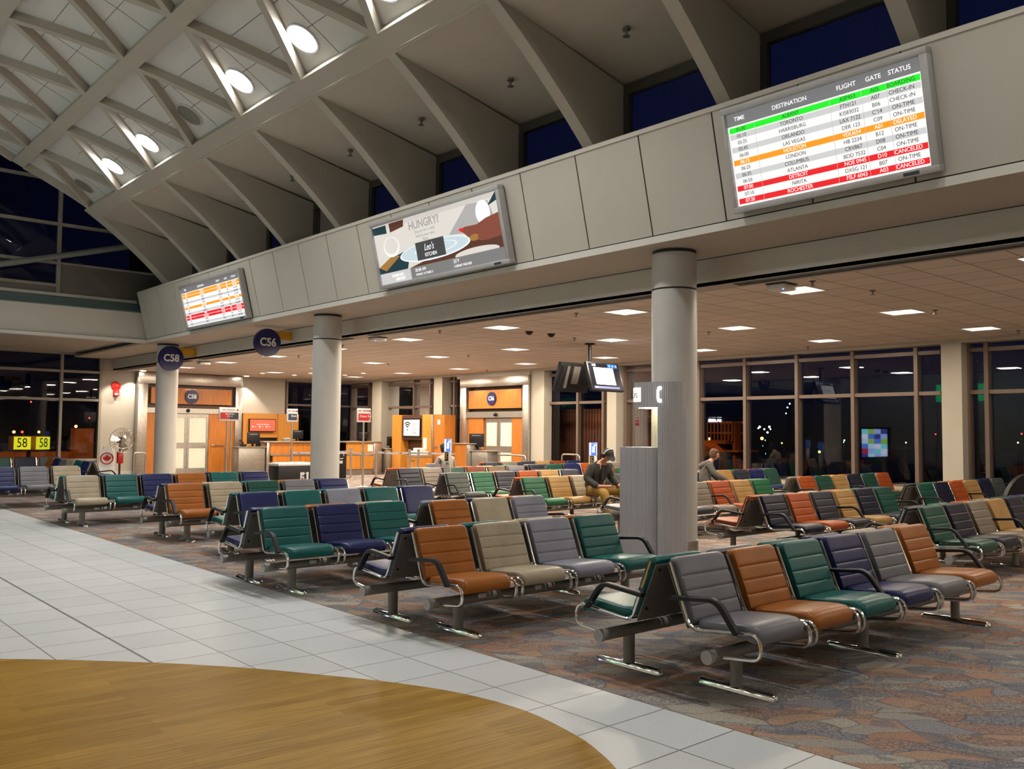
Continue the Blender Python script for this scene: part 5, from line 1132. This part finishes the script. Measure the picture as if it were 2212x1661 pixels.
for i, x in enumerate(XT):
    for j, y in enumerate(YT):
        rt = empty('ceiling_troffer', (x, y, CEIL), 0, '%s lit ceiling panel %s' % (('fourth behind the camera', 'third behind the camera', 'second behind the camera', 'first behind the camera', 'first', 'second', 'third', 'fourth', 'fifth', 'sixth', 'seventh', 'eighth', 'ninth')[j], ('in the line beside the columns', 'in the middle line of the waiting area', 'in the line along the window wall')[i]), 'light', 'square ceiling light panels')
        put('diffuser', ME_T, rt); put('frame', ME_TF, rt)
        l = bpy.data.lights.new('troffer_light', 'AREA'); l.size = .54; l.energy = 22 if y < -2 else 32 if y < 2 else 46 if y < 5 else 64 if y < 9 else 108 if y < 12 else 128; l.energy *= (.62 if i == 2 and y < 9 else .8 if i == 2 and y < 12 else 1); l.color = (1, .86, .68); o = bpy.data.objects.new('troffer_light', l); COL.objects.link(o); o.location = (x, y, CEIL-.02)
for i, (px, py) in enumerate(((567, 806), (636, 810), (672, 806), (745, 810), (785, 806), (757, 826))):
    p = at_z(px, py, CEIL); rt = empty('ceiling_spotlight', p, 0, 'small lit downlight in the ceiling before the gate desks', 'light', 'small downlights before the gate desks')
    MB().use(emis('pot_lens', (1, .88, .7), 12)).lathe([(.085, 0), (.085, -.006), (.004, -.006)], 18).build('lens', rt); MB().use(white_m).lathe([(.085, 0), (.11, 0), (.11, -.01), (.085, -.008)], 18).build('trim_ring', rt)
spot('desk_light', (15.2, 30.4, CEIL-.1), (14.8, 31.6, .8), 80, (1, .84, .65), 120, .8, .1); spot('desk_light', (17.6, 28.0, CEIL-.1), (18.0, 28.4, .8), 80, (1, .84, .65), 120, .8, .1)

# ================================================================ telephone kiosk at the nearest column
kio = mat('fluted_aluminium', (.50, .495, .52), .45, .2, var=.05, scale=3)
alc = mat('kiosk_alcove', (.66, .60, .46), .5)
FX = 8.74
kR = at_x(1456, 900, FX+.12).y; kT = at_x(1371, 850, FX).y; kB = at_x(1342, 1000, FX-.05).y; kC = at_x(1421, 920, FX).y
z1 = at_x(1400, 825, FX).z; zh = at_x(1390, 880, FX).z; zc = at_x(1380, 966, FX-.05).z
rt = empty('telephone_kiosk', (0, 0, 0), 0, 'grey fluted telephone kiosk with a white handset symbol, before the nearest column', 'kiosk')
def flute(y0, y1, x0, x1, r, nf=.026, amp=.006):
    """closed outline (x,y): straight fluted side facing the hall, round end at y0"""
    base = []; r = min(r, (y1-y0)*.85)
    n = max(1, int((y1-y0-r)/.02))
    for i in range(n+1): base.append((x0, y1-(y1-y0-r)*i/n))
    m_ = int(pi*r/.02)+4
    rr = (x1-x0)/2; cx = (x0+x1)/2
    r = min(r, (y1-y0)*.85)
    for i in range(m_+1): a = pi-(-pi)*0+ (pi)*i/m_; base.append((cx+rr*cos(a), y0+r+r*sin(a)))
    base.append((x1, y1))
    out = []
    acc = 0; prev = None
    pts = []
    for a, b in zip(base, base[1:]):
        L_ = math.hypot(b[0]-a[0], b[1]-a[1])+1e-9; k = max(1, int(L_/.0065))
        for j in range(k):
            t = j/k; x, y = a[0]+(b[0]-a[0])*t, a[1]+(b[1]-a[1])*t; nx, ny = -(b[1]-a[1])/L_, (b[0]-a[0])/L_
            s = acc+L_*t; g = amp*(1 if (s % nf) < nf*.5 else 0)
            pts.append((x+nx*g*-1, y+ny*g*-1))
        acc += L_
    pts.append(base[-1]); return pts
MB().use(kio).prism(flute(kR, kC, FX, FX+.5, .24), 'z', 0, zh-.001).build('shaft', rt, sharp=20)
MB().use(kio).prism(flute(kR, kT, FX, FX+.5, .24), 'z', zh, z1).build('head', rt, sharp=20)
kr2 = at_x(1420, 1000, FX-.05).y
MB().use(kio).prism(flute(kr2-.0, kB, FX-.07, FX+.50, .24), 'z', 0, zc).build('counter_box', rt, sharp=20)
ka = at_x(1407, 920, FX+.32).y
mb = MB().use(alc).box(FX+.32, FX+.36, kC-.05, ka, zc, zh-.01)
for i in range(6): mb.box(FX+.312, FX+.32, kC-.03+(ka-kC+.02)*i/6, kC-.018+(ka-kC+.02)*i/6, zc, zh-.01)
mb.box(FX+.02, FX+.34, kC-.012, kC+.0, zc, zh-.01).build('alcove_panel', rt)
MB().use(emis('alcove_lamp', (1, .93, .72), 9)).box(FX+.02, FX+.46, kC+.02, kT-.05, zh-.012, zh-.003).build('alcove_light', rt)
hc = at_x(1424, 852, FX-.008); hh = (at_x(1424, 835, FX).z-at_x(1424, 871, FX).z)
hs = [(.10, .5), (.22, .48), (.24, .30), (.20, .27), (.03, .27), (-.05, .16), (-.05, -.16), (.03, -.27), (.20, -.27), (.24, -.30), (.22, -.48), (.10, -.5), (-.12, -.46), (-.21, -.25), (-.23, 0), (-.21, .25), (-.12, .46)]
mb = MB().use(emis('handset_white', (1, 1, 1), 1.3)); mb.loft([[(FX-.018, hc.y-x*hh*.75, hc.z+z*hh) for x, z in hs], [(FX-.002, hc.y-x*hh*.75, hc.z+z*hh) for x, z in hs]]); mb.build('handset_symbol', rt)
s0, s1 = at_x(1384, 837, FX-.01), at_x(1384, 868, FX-.01)
mb = MB().use(emis('kiosk_sign', (1, .98, .80), 1.1)).box(FX-.012, FX+.3, s0.y, kT+.012, s1.z, s0.z).build('lit_sign', rt)
MB().use(black).text('US', .09, Matrix.Translation((FX-.014, s0.y+.05, s1.z+.08)) @ Matrix.Rotation(-pi/2, 4, 'Z') @ FY, 'RIGHT', .001).build('lettering', rt, fix=False)
p = at_x(1400, 900, FX)

# dark high backed lounge chair at the right edge
q = at_x(2232, 1060, 17.2); rt = empty('lounge_chair', (17.2, q.y, 0), -.7, 'black round backed lounge chair at the right picture edge by the window', 'chair')
L = []
for t in [pi*i/16 for i in range(17)]: L.append((-.50*cos(t), .40+.62*sin(t)))
MB().use(black).prism([(-.50, .1)]+L+[(.50, .1)], 'y', .0, .12).build('backrest', rt); MB().use(black).box(-.48, .48, -.62, .02, .2, .44, .05).build('seat', rt)
for sx_ in (-.4, .4):
    for sy in (-.55, .05): MB().use(steel_d).cyl((sx_, sy, 0), (sx_, sy, .2), .02, 8).build('leg', rt)

# lit signs on the far side of the hall, seen mirrored in the window wall
def mirror_y(px, py, X):                                  # where a thing at x=X must stand to show at this pixel in the glass
    d = ray(px, py); t = (2*WIN_X-X)/d.x; return d.y*t, EYE+d.z*t
ya_, z0_ = mirror_y(1862, 1000, -6.); yb_, z1_ = mirror_y(1916, 927, -6.)
rt = empty('menu_display', (-6, (ya_+yb_)/2, 0), 0, 'tall bright menu display across the hall, mirrored in the window wall', 'screen'); h = abs(ya_-yb_)/2
MB().use(black).box(-.2, 0, -h-.1, h+.1, 0, z1_+.1).build('case', rt)
mb = MB()
cl = [(.10, .22, .75), (.35, .5, .95), (.75, .8, .95), (.45, .03, .05), (.30, .55, .08), (.5, .75, .95), (.05, .06, .25), (.2, .75, .8)]
ms = [emis('menu_%d' % i, c, 9) for i, c in enumerate(cl)]
for i in range(4):
    for j in range(7): mb.use(ms[(i*3+j*5+(i*j) % 3) % 8]).box(.0, .01, -h+i*h/2, -h+(i+1)*h/2, z0_+(z1_-z0_)*j/7, z0_+(z1_-z0_)*(j+1)/7)
mb.build('screen_face', rt)
yy, zz = mirror_y(1544, 907, -7.); rt = empty('shop_sign', (-7, yy, zz), pi/2, 'white lit shop lettering across the hall, mirrored in the window wall', 'sign')
MB().use(emis('shop_white', (1, 1, 1), 14)).text('BUBB', .42, FY, 'CENTER', .03, bold=.02).build('lettering', rt, fix=False); MB().use(black).box(-1.1, 1.1, .04, .1, -.35, .35).build('sign_back', rt)
ya_, z0_ = mirror_y(2022, 868, -7.); yb_, z1_ = mirror_y(2130, 828, -7.); rt = empty('shop_fascia', (-7, (ya_+yb_)/2, z0_), 0, 'green lit shop fascia across the hall, mirrored in the window wall', 'sign'); h = abs(ya_-yb_)/2
MB().use(emis('fascia_green', (.02, .30, .10), 9)).box(-.1, 0, -h, h, 0, z1_-z0_).build('light_box', rt); MB().use(steel_d).box(-.1, -.04, -h, -h+.06, -z0_, 0).box(-.1, -.04, h-.06, h, -z0_, 0).build('post', rt); MB().use(emis('fascia_white', (.6, .9, .7), 5)).box(0, .02, -.25, .25, .15, (z1_-z0_)*.8).build('emblem', rt)
# ================================================================ people
def skin_m(name, c): return mat(name, c, .55, var=.05, scale=12)
skin_a, skin_b = skin_m('skin_light', (.50, .235, .16)), skin_m('skin_fair', (.55, .29, .20))
def skinned(parent, name, m, chains, sub=2, label=None):
    """chains: lists of (x,y,z,r[,r2]); the first point of later chains joins the nearest vertex when given as an index"""
    vs, es, rs = [], [], []
    for ch in chains:
        prev = None
        for p in ch:
            if isinstance(p, int): prev = p; continue
            vs.append(p[:3]); rs.append((p[3], p[4] if len(p) > 4 else p[3])); i = len(vs)-1
            if prev is not None: es.append((prev, i))
            prev = i
    me = bpy.data.meshes.new('t'); me.from_pydata(vs, es, []); o = bpy.data.objects.new('t', me); COL.objects.link(o)
    md = o.modifiers.new('s', 'SKIN'); md.use_smooth_shade = True
    for i, sv in enumerate(me.skin_vertices[0].data): sv.radius = rs[i]; sv.use_root = (i == 0)
    if sub: o.modifiers.new('u', 'SUBSURF').levels = sub; o.modifiers['u'].render_levels = sub
    dg = bpy.context.evaluated_depsgraph_get(); dg.update(); m2 = bpy.data.meshes.new_from_object(o.evaluated_get(dg)); bpy.data.objects.remove(o)
    m2.materials.clear(); m2.materials.append(m); m2.shade_smooth(); m2.name = name
    return put(name, m2, parent, None, label)
def join_into(o, me2):
    bm = bmesh.new(); bm.from_mesh(o.data); bm.from_mesh(me2); bm.to_mesh(o.data); bm.free(); o.data.shade_smooth()
def head_mesh(c, s, pitch, yaw=0):
    """human head facing -y: skull, jaw, brow, nose, lips, ears"""
    bm = bmesh.new(); n, m = 28, 20; M = Matrix.Translation(c) @ Matrix.Rotation(yaw, 4, 'Z') @ Matrix.Rotation(pitch, 4, 'X'); rows_ = []
    for j in range(m+1):
        v = pi*j/m; row = []
        for i in range(n):
            a = 2*pi*i/n; x, y, z = sin(v)*sin(a), -sin(v)*cos(a), cos(v)
            X, Y, Z = x*.076, y*.095, z*.118
            if z < 0: k = 1+.42*z; X *= k; Y = Y*(1+.2*z) if y > 0 else Y*(1+.06*z)
            f = max(0, -y)*max(0, 1-abs(x)*3.2)
            Y -= f*.026*max(0, 1-abs(z+.16)*5)                      # nose
            Y -= f*.010*max(0, 1-abs(z+.48)*7)+f*.012*max(0, 1-abs(z+.74)*6)
            ex = max(0, 1-abs(abs(x)-.42)*4.5)*max(0, 1-abs(z-.04)*6)*max(0, -y); Y += ex*.012
            X += (1 if x > 0 else -1)*.014*max(0, 1-abs(abs(y+.02))*6)*max(0, 1-abs(z+.05)*4)
            row.append(bm.verts.new(M @ Vector((X*s, Y*s, Z*s))))
        rows_.append(row)
    for a, b in zip(rows_, rows_[1:]):
        for i in range(n):
            try: bm.faces.new([a[i], b[i], b[(i+1) % n], a[(i+1) % n]])
            except ValueError: pass
    bmesh.ops.remove_doubles(bm, verts=bm.verts, dist=1e-5); bmesh.ops.recalc_face_normals(bm, faces=bm.faces)
    me = bpy.data.meshes.new('t'); bm.to_mesh(me); bm.free(); return me, M
def hand_chains(w, d, up, side, curl, base):
    """five finger chains from the wrist w along d; base = index of the palm vertex"""
    w, d, up, side = Vector(w), Vector(d).normalized(), Vector(up).normalized(), Vector(side).normalized(); ch = []
    for k, (o, l) in enumerate(((-.030, .062), (-.010, .072), (.010, .068), (.029, .054))):
        p0 = w+d*.075+side*o; q = [p0]; dd = d
        for s in (.42, .33, .25): dd = (dd*cos(curl)-up*sin(curl)).normalized() if s < .42 else dd; q.append(q[-1]+dd*l*s*1.15)
        ch.append([tuple(p)+(.0092-.0009*i,) for i, p in enumerate(q)])
    p0 = w+d*.03-side*.026; td = (d*.6-side*.75-up*.2).normalized(); ch.append([tuple(p0)+(.011,), tuple(p0+td*.035)+(.0105,), tuple(p0+td*.05+d*.028)+(.009,)])
    return ch

# ---- man in a cap with a phone
man = empty('person', (12.40, 11.66, 0), -.05, 'person in a black cap, headphones, dark grey jacket and mustard trousers looking at a phone', 'person')
man.scale = (1.12, 1.06, 1.0)
hd = Vector((.03, -.30, 1.235))
pel = (0, .03, .56, .15, .12)
body = skinned(man, 'body', skin_a, [
 [pel, (0, .0, .70, .14, .11), (0, -.06, .88, .15, .11), (0, -.13, 1.02, .11, .10), (.01, -.20, 1.11, .058), (.02, -.25, 1.17, .055)],
 [3, (-.17, -.13, 1.00, .06), (-.25, -.09, .80, .050), (-.235, -.28, .665, .040), (-.10, -.44, .665, .030), (-.04, -.49, .672, .032, .020)],
 [3, (.18, -.13, 1.00, .06), (.27, -.13, .80, .050), (.26, -.32, .675, .040), (.135, -.47, .672, .030), (.08, -.51, .682, .032, .020)],
 [0, (-.10, -.02, .555, .09), (-.17, -.43, .555, .075), (-.15, -.47, .32, .058), (-.15, -.45, .10, .045)],
 [0, (.10, -.02, .555, .09), (.25, -.40, .555, .075), (.27, -.45, .32, .058), (.27, -.43, .10, .045)]])
hm, HM = head_mesh(hd, 1.0, .62, -.12); join_into(body, hm)
fing = hand_chains((-.10, -.44, .668), (.75, -.5, .08), (0, .3, 1), (.5, .75, 0), .5, 0)+hand_chains((.135, -.47, .675), (-.75, -.5, .08), (0, .3, 1), (-.5, .75, 0), .5, 0)
t_ = skinned(man, 't', skin_a, fing, 1); join_into(body, t_.data); bpy.data.objects.remove(t_)
body.data.materials.clear(); body.data.materials.append(skin_a)
jk = mat('jacket_grey', (.032, .036, .034), .85, var=.2, scale=9, bump=.3, bscale=14)
skinned(man, 'jacket', jk, [
 [(0, .06, .56, .185, .155), (0, .02, .70, .18, .15), (0, -.045, .88, .19, .15), (0, -.115, 1.02, .135, .125), (.01, -.165, 1.085, .075, .08)],
 [3, (-.175, -.12, 1.0, .088), (-.265, -.08, .80, .078), (-.245, -.27, .685, .066), (-.205, -.33, .675, .054)],
 [3, (.185, -.12, 1.0, .088), (.285, -.12, .80, .078), (.27, -.31, .69, .066), (.225, -.375, .68, .054)]])
MB().use(mat('tshirt_black', (.008, .008, .009), .8)).loft([[(-.055+.0*k, -.245, 1.05), (.065, -.245, 1.05), (.065, -.20, 1.06), (-.055, -.20, 1.06)], [(-.05, -.225, .78), (.06, -.225, .78), (.06, -.18, .78), (-.05, -.18, .78)]]).build('tshirt', man)
tr = mat('mustard_trousers', (.30, .18, .035), .8, var=.15, scale=8, bump=.3, bscale=16)
skinned(man, 'trousers', tr, [
 [(0, .05, .565, .175, .11), (0, .02, .62, .17, .12)],
 [0, (-.11, -.05, .565, .105), (-.18, -.44, .562, .092), (-.16, -.475, .34, .078), (-.155, -.46, .13, .066), (-.155, -.46, .09, .068)],
 [0, (.11, -.05, .565, .105), (.26, -.41, .562, .092), (.28, -.46, .34, .078), (.275, -.445, .13, .066), (.275, -.445, .09, .068)]])
sh_m = mat('tan_shoes', (.26, .15, .04), .6)
for x, rz in ((-.155, -.1), (.275, .1)):
    mb = MB().use(sh_m); mb.M = T(x, -.50, .0)@Matrix.Rotation(rz, 4, 'Z')
    mb.loft([[(w*cos(t)*.05, y, .003+max(0, (.5+.5*sin(t)))*h) for t in [2*pi*i/12 for i in range(12)]] for y, w, h in ((.10, .5, .06), (.08, .9, .095), (0, 1, .10), (-.10, 1.05, .075), (-.17, .8, .05), (-.19, .35, .035))]); mb.build('shoe', man)
cap = mat('cap_black', (.016, .017, .016), .75, var=.15)
mb = MB().use(cap); mb.M = HM
mb.loft([[(.086*s*cos(t), .008+.106*s*sin(t), z) for t in [2*pi*i/24 for i in range(24)]] for z, s in ((.028, 1.0), (.06, .99), (.095, .88), (.118, .62), (.128, .2))])
mb.loft([[(.082*sin(t), -.075-.115*cos(t)*k, .034-.035*k*cos(t)+dz) for t in [R(-80+160*i/12) for i in range(13)] for k in (1,)]+[(.075*sin(t), -.07-.02*cos(t), .038+dz) for t in [R(80-160*i/12) for i in range(13)]] for dz in (0, .006)])
mb.build('cap', man)
mb = MB().use(clip_m); mb.M = HM; mb.text('B~', .032, T(-.02, -.101, .066)@FY, 'CENTER', .004); mb.build('cap_badge', man, fix=False)
mb = MB().use(black); mb.M = HM
for s in (-1, 1): mb.cyl((s*.078, .005, -.01), (s*.108, .005, -.01), .042, 18).cyl((s*.108, .005, -.01), (s*.115, .005, -.01), .03, 14)
mb.use(sign_grey).tube([(.098*cos(t), .005, .0+.142*sin(t)) for t in [pi*i/16 for i in range(17)]], .011, 8); mb.build('headphones', man)
ph = empty('mobile_phone', (12.42, 11.13, .70), -.05, 'dark mobile phone held in both hands of the person in the cap', 'phone'); ph.rotation_euler = (-.55, 0, -.05)
MB().use(black_s).box(-.037, .037, -.075, .075, -.005, .004, .003).build('case', ph); MB().use(emis('phone_glow', (.3, .35, .4), .35)).box(-.033, .033, -.068, .068, .004, .0055).build('screen_face', ph)
# backpack on the seat beside
bp_ = empty('backpack', (13.10, 11.76, .478), -.25, 'black backpack slumped on the seat beside the person in the cap', 'bag'); bk = mat('backpack_black', (.012, .012, .011), .7, var=.4, scale=9, bump=.4, bscale=10)
mb = MB().use(bk)
mb.loft([[(w*cos(t)*(1 if abs(cos(t)) < .8 else .96), y0+d*sin(t), z) for t in [2*pi*i/24 for i in range(24)]] for z, w, d, y0 in ((.0, .17, .10, 0), (.04, .21, .14, 0), (.15, .215, .15, .01), (.27, .19, .13, .04), (.35, .13, .09, .07), (.39, .05, .04, .09))]); mb.build('bag_body', bp_)
mb = MB().use(bk).loft([[(w*cos(t), -.13+d*sin(t), z) for t in [2*pi*i/18 for i in range(18)]] for z, w, d in ((.02, .10, .03), (.05, .15, .06), (.14, .15, .065), (.2, .11, .04), (.22, .03, .01))]); mb.build('front_pocket', bp_)
MB().use(black).tube([(-.1, .09, .34), (-.17, .02, .25), (-.2, -.02, .1), (-.17, .0, .02)], .018, 8).tube([(.1, .09, .34), (.18, .02, .25), (.2, -.02, .1), (.17, .0, .02)], .018, 8).build('strap', bp_)

# ---- person in a grey hooded top turned to the window
wm = empty('person', (15.93, 11.66, 0), .82, 'person with short brown hair and glasses in a grey hooded top, turned towards the window', 'person')
hd2 = Vector((.0, -.17, 1.205))
b2 = skinned(wm, 'body', skin_b, [
 [(0, .02, .56, .14, .12), (0, .04, .72, .13, .10), (0, .02, .88, .14, .10), (0, -.03, 1.01, .10, .08), (0, -.09, 1.08, .052), (0, -.13, 1.14, .052)],
 [3, (-.15, -.03, .99, .055), (-.22, -.12, .80, .045), (-.18, -.34, .70, .036), (-.12, -.46, .62, .028), (-.10, -.51, .60, .030, .018)],
 [3, (.15, -.03, .99, .055), (.24, -.14, .80, .045), (.30, -.33, .64, .036), (.34, -.50, .53, .028), (.345, -.56, .52, .030, .018)],
 [0, (-.09, -.04, .55, .085), (-.13, -.45, .55, .07), (-.13, -.47, .30, .055), (-.13, -.45, .09, .042)],
 [0, (.09, -.04, .55, .085), (.14, -.45, .55, .07), (.14, -.47, .30, .055), (.14, -.45, .09, .042)]])
hm2, HM2 = head_mesh(hd2, .97, .18, .12); join_into(b2, hm2)
t_ = skinned(wm, 't', skin_b, hand_chains((-.12, -.46, .62), (.2, -1, -.2), (0, 0, 1), (1, .2, 0), .3, 0)+hand_chains((.34, -.50, .53), (.1, -1, -.15), (0, 0, 1), (-1, .1, 0), .15, 0), 1); join_into(b2, t_.data); bpy.data.objects.remove(t_)
b2.data.materials.clear(); b2.data.materials.append(skin_b)
hood = mat('hooded_grey', (.105, .10, .088), .9, var=.15, scale=10, bump=.35, bscale=12)
skinned(wm, 'hooded_top', hood, [
 [(0, .03, .54, .175, .15), (0, .05, .70, .165, .14), (0, .03, .88, .17, .135), (0, -.015, 1.01, .125, .105), (0, -.06, 1.065, .07, .07)],
 [3, (-.155, -.03, .985, .078), (-.225, -.12, .80, .066), (-.185, -.33, .705, .054), (-.135, -.43, .64, .044)],
 [3, (.155, -.03, .985, .078), (.245, -.14, .80, .066), (.30, -.32, .65, .054), (.335, -.46, .55, .044)]])
skinned(wm, 'hood', hood, [[(-.10, -.06, 1.055, .04), (-.11, .05, 1.02, .05), (-.06, .12, .97, .055), (0, .145, .94, .06), (.06, .12, .97, .055), (.11, .05, 1.02, .05), (.10, -.06, 1.055, .04)]])
skinned(wm, 'trousers', mat('dark_trousers', (.02, .02, .025), .8), [
 [(0, .03, .555, .16, .10), (0, .02, .6, .15, .10)],
 [0, (-.09, -.04, .555, .098), (-.135, -.455, .555, .082), (-.135, -.475, .30, .066), (-.135, -.455, .09, .056)],
 [0, (.09, -.04, .555, .098), (.145, -.455, .555, .082), (.145, -.475, .30, .066), (.145, -.455, .09, .056)]])
hair = mat('brown_hair', (.085, .036, .012), .55, var=.35, scale=30, bump=.5, bscale=60)
mb = MB().use(hair); mb.M = HM2
mb.loft([[((.082+.006*sin(5*t+z*40))*s*cos(t), .016+.100*s*sin(t)-.0*z, z) for t in [2*pi*i/30 for i in range(30)]] for z, s in ((.045, .90), (.06, 1.0), (.09, .95), (.115, .74), (.13, .4), (.134, .05))])
mb.loft([[((.083+.005*sin(6*t+z*50))*cos(t)*s, .03+.088*s*sin(t), z) for t in [R(-35+250*i/24) for i in range(25)]]+[(.06*cos(t)*s, .03+.06*s*sin(t), z) for t in [R(215-250*i/24) for i in range(25)]] for z, s in ((-.07, .80), (-.05, .97), (0, 1.02), (.05, 1.03), (.08, .98))])
mb.build('hair', wm)
mb = MB().use(black); mb.M = HM2
for s in (-1, 1): mb.tube([(s*.03+.024*cos(t), -.102+.012*abs(s*.03+.024*cos(t))/.05, .004+.018*sin(t)) for t in [2*pi*i/16 for i in range(17)]], .0025, 5).tube([(s*.056, -.094, .006), (s*.078, -.02, .008), (s*.078, .01, -.004)], .0025, 5)
mb.build('glasses', wm)
for x in (-.135, .145):
    mb = MB().use(black); mb.M = T(x, -.49, 0); mb.loft([[(w*cos(t)*.045, y, .003+(.5+.5*sin(t))*h) for t in [2*pi*i/12 for i in range(12)]] for y, w, h in ((.09, .5, .06), (.07, .9, .09), (0, 1, .09), (-.1, 1, .07), (-.16, .7, .045), (-.175, .3, .03))]); mb.build('shoe', wm)

# ---- laptop user with dark hair behind the charging post
lu = empty('person', (13.02, 17.12, 0), 3.0, 'person with dark hair and a light grey shirt behind the charging post, using a laptop', 'person')
b3 = skinned(lu, 'body', skin_a, [
 [(0, .02, .56, .14, .12), (0, .04, .72, .13, .10), (0, .0, .90, .15, .10), (0, -.05, 1.03, .10, .08), (0, -.08, 1.10, .055), (0, -.11, 1.17, .055)],
 [3, (-.17, -.05, 1.01, .055), (-.24, -.1, .82, .046), (-.2, -.30, .70, .036), (-.12, -.40, .68, .028), (-.09, -.44, .68, .03, .018)],
 [3, (.17, -.05, 1.01, .055), (.24, -.1, .82, .046), (.2, -.30, .70, .036), (.12, -.40, .68, .028), (.09, -.44, .68, .03, .018)],
 [0, (-.09, -.04, .55, .085), (-.13, -.45, .55, .07), (-.13, -.47, .30, .055), (-.13, -.45, .09, .042)],
 [0, (.09, -.04, .55, .085), (.14, -.45, .55, .07), (.14, -.47, .30, .055), (.14, -.45, .09, .042)]])
hm3, HM3 = head_mesh(Vector((0, -.16, 1.235)), 1, .3); join_into(b3, hm3)
t_ = skinned(lu, 't', skin_a, hand_chains((-.11, -.41, .68), (.2, -1, -.2), (0, 0, 1), (1, .2, 0), .3, 0)+hand_chains((.11, -.41, .68), (-.2, -1, -.2), (0, 0, 1), (-1, .2, 0), .3, 0), 1); join_into(b3, t_.data); bpy.data.objects.remove(t_)
b3.data.materials.clear(); b3.data.materials.append(skin_a)
skinned(lu, 'shirt', mat('light_grey_shirt', (.33, .29, .25), .85, var=.1, scale=10, bump=.3, bscale=14), [
 [(0, .03, .55, .17, .145), (0, .05, .72, .16, .13), (0, .01, .90, .175, .13), (0, -.04, 1.03, .125, .105), (0, -.07, 1.085, .07, .07)],
 [3, (-.175, -.05, 1.0, .078), (-.25, -.1, .82, .066), (-.205, -.29, .705, .052)], [3, (.175, -.05, 1.0, .078), (.25, -.1, .82, .066), (.205, -.29, .705, .052)]])
skinned(lu, 'trousers', mat('blue_trousers', (.02, .025, .045), .8), [
 [(0, .03, .555, .16, .10), (0, .02, .6, .15, .10)], [0, (-.09, -.04, .555, .098), (-.135, -.455, .555, .082), (-.135, -.475, .30, .066), (-.135, -.455, .09, .056)], [0, (.09, -.04, .555, .098), (.145, -.455, .555, .082), (.145, -.475, .30, .066), (.145, -.455, .09, .056)]])
mb = MB().use(mat('dark_hair', (.012, .01, .009), .5, var=.3, scale=30, bump=.4, bscale=60)); mb.M = HM3
mb.loft([[(.084*s*cos(t), .016+.102*s*sin(t), z) for t in [2*pi*i/30 for i in range(30)]] for z, s in ((.04, .92), (.06, 1.0), (.09, .95), (.115, .74), (.13, .4), (.134, .05))])
mb.loft([[(.085*cos(t)*s, .03+.090*s*sin(t), z) for t in [R(-25+230*i/24) for i in range(25)]]+[(.06*cos(t)*s, .03+.06*s*sin(t), z) for t in [R(205-230*i/24) for i in range(25)]] for z, s in ((-.09, .75), (-.05, .97), (0, 1.02), (.05, 1.03), (.08, .98))]); mb.build('hair', lu)
for x in (-.135, .145):
    mb = MB().use(black); mb.M = T(x, -.49, 0); mb.loft([[(w*cos(t)*.045, y, .003+(.5+.5*sin(t))*h) for t in [2*pi*i/12 for i in range(12)]] for y, w, h in ((.09, .5, .06), (.07, .9, .09), (0, 1, .09), (-.1, 1, .07), (-.16, .7, .045), (-.175, .3, .03))]); mb.build('shoe', lu)

lt = empty('laptop', (12.74, 17.32, .655), 2.6, 'open dark laptop beside the dark haired person behind the charging post', 'laptop')
MB().use(sign_grey).box(-.16, .16, -.11, .11, 0, .015, .004).build('keyboard_base', lt)
mb = MB(); mb.M = T(0, .11, .015) @ Matrix.Rotation(-.25, 4, 'X'); mb.use(sign_grey).box(-.16, .16, -.004, .006, 0, .22).use(black_s).box(-.15, .15, -.007, -.004, .012, .208); mb.build('screen_lid', lt)

# ================================================================ colour management
SC.view_settings.view_transform = 'Standard'; SC.view_settings.look = 'None'; SC.view_settings.gamma = 1; SC.view_settings.use_curve_mapping = False
SC.view_settings.exposure = 0.0
cy = SC.cycles; cy.max_bounces = 7; cy.diffuse_bounces = 3; cy.glossy_bounces = 3; cy.transmission_bounces = 2; cy.transparent_max_bounces = 8
cy.sample_clamp_indirect = 4; cy.sample_clamp_direct = 0; cy.caustics_reflective = False; cy.caustics_refractive = False; cy.use_denoising = True
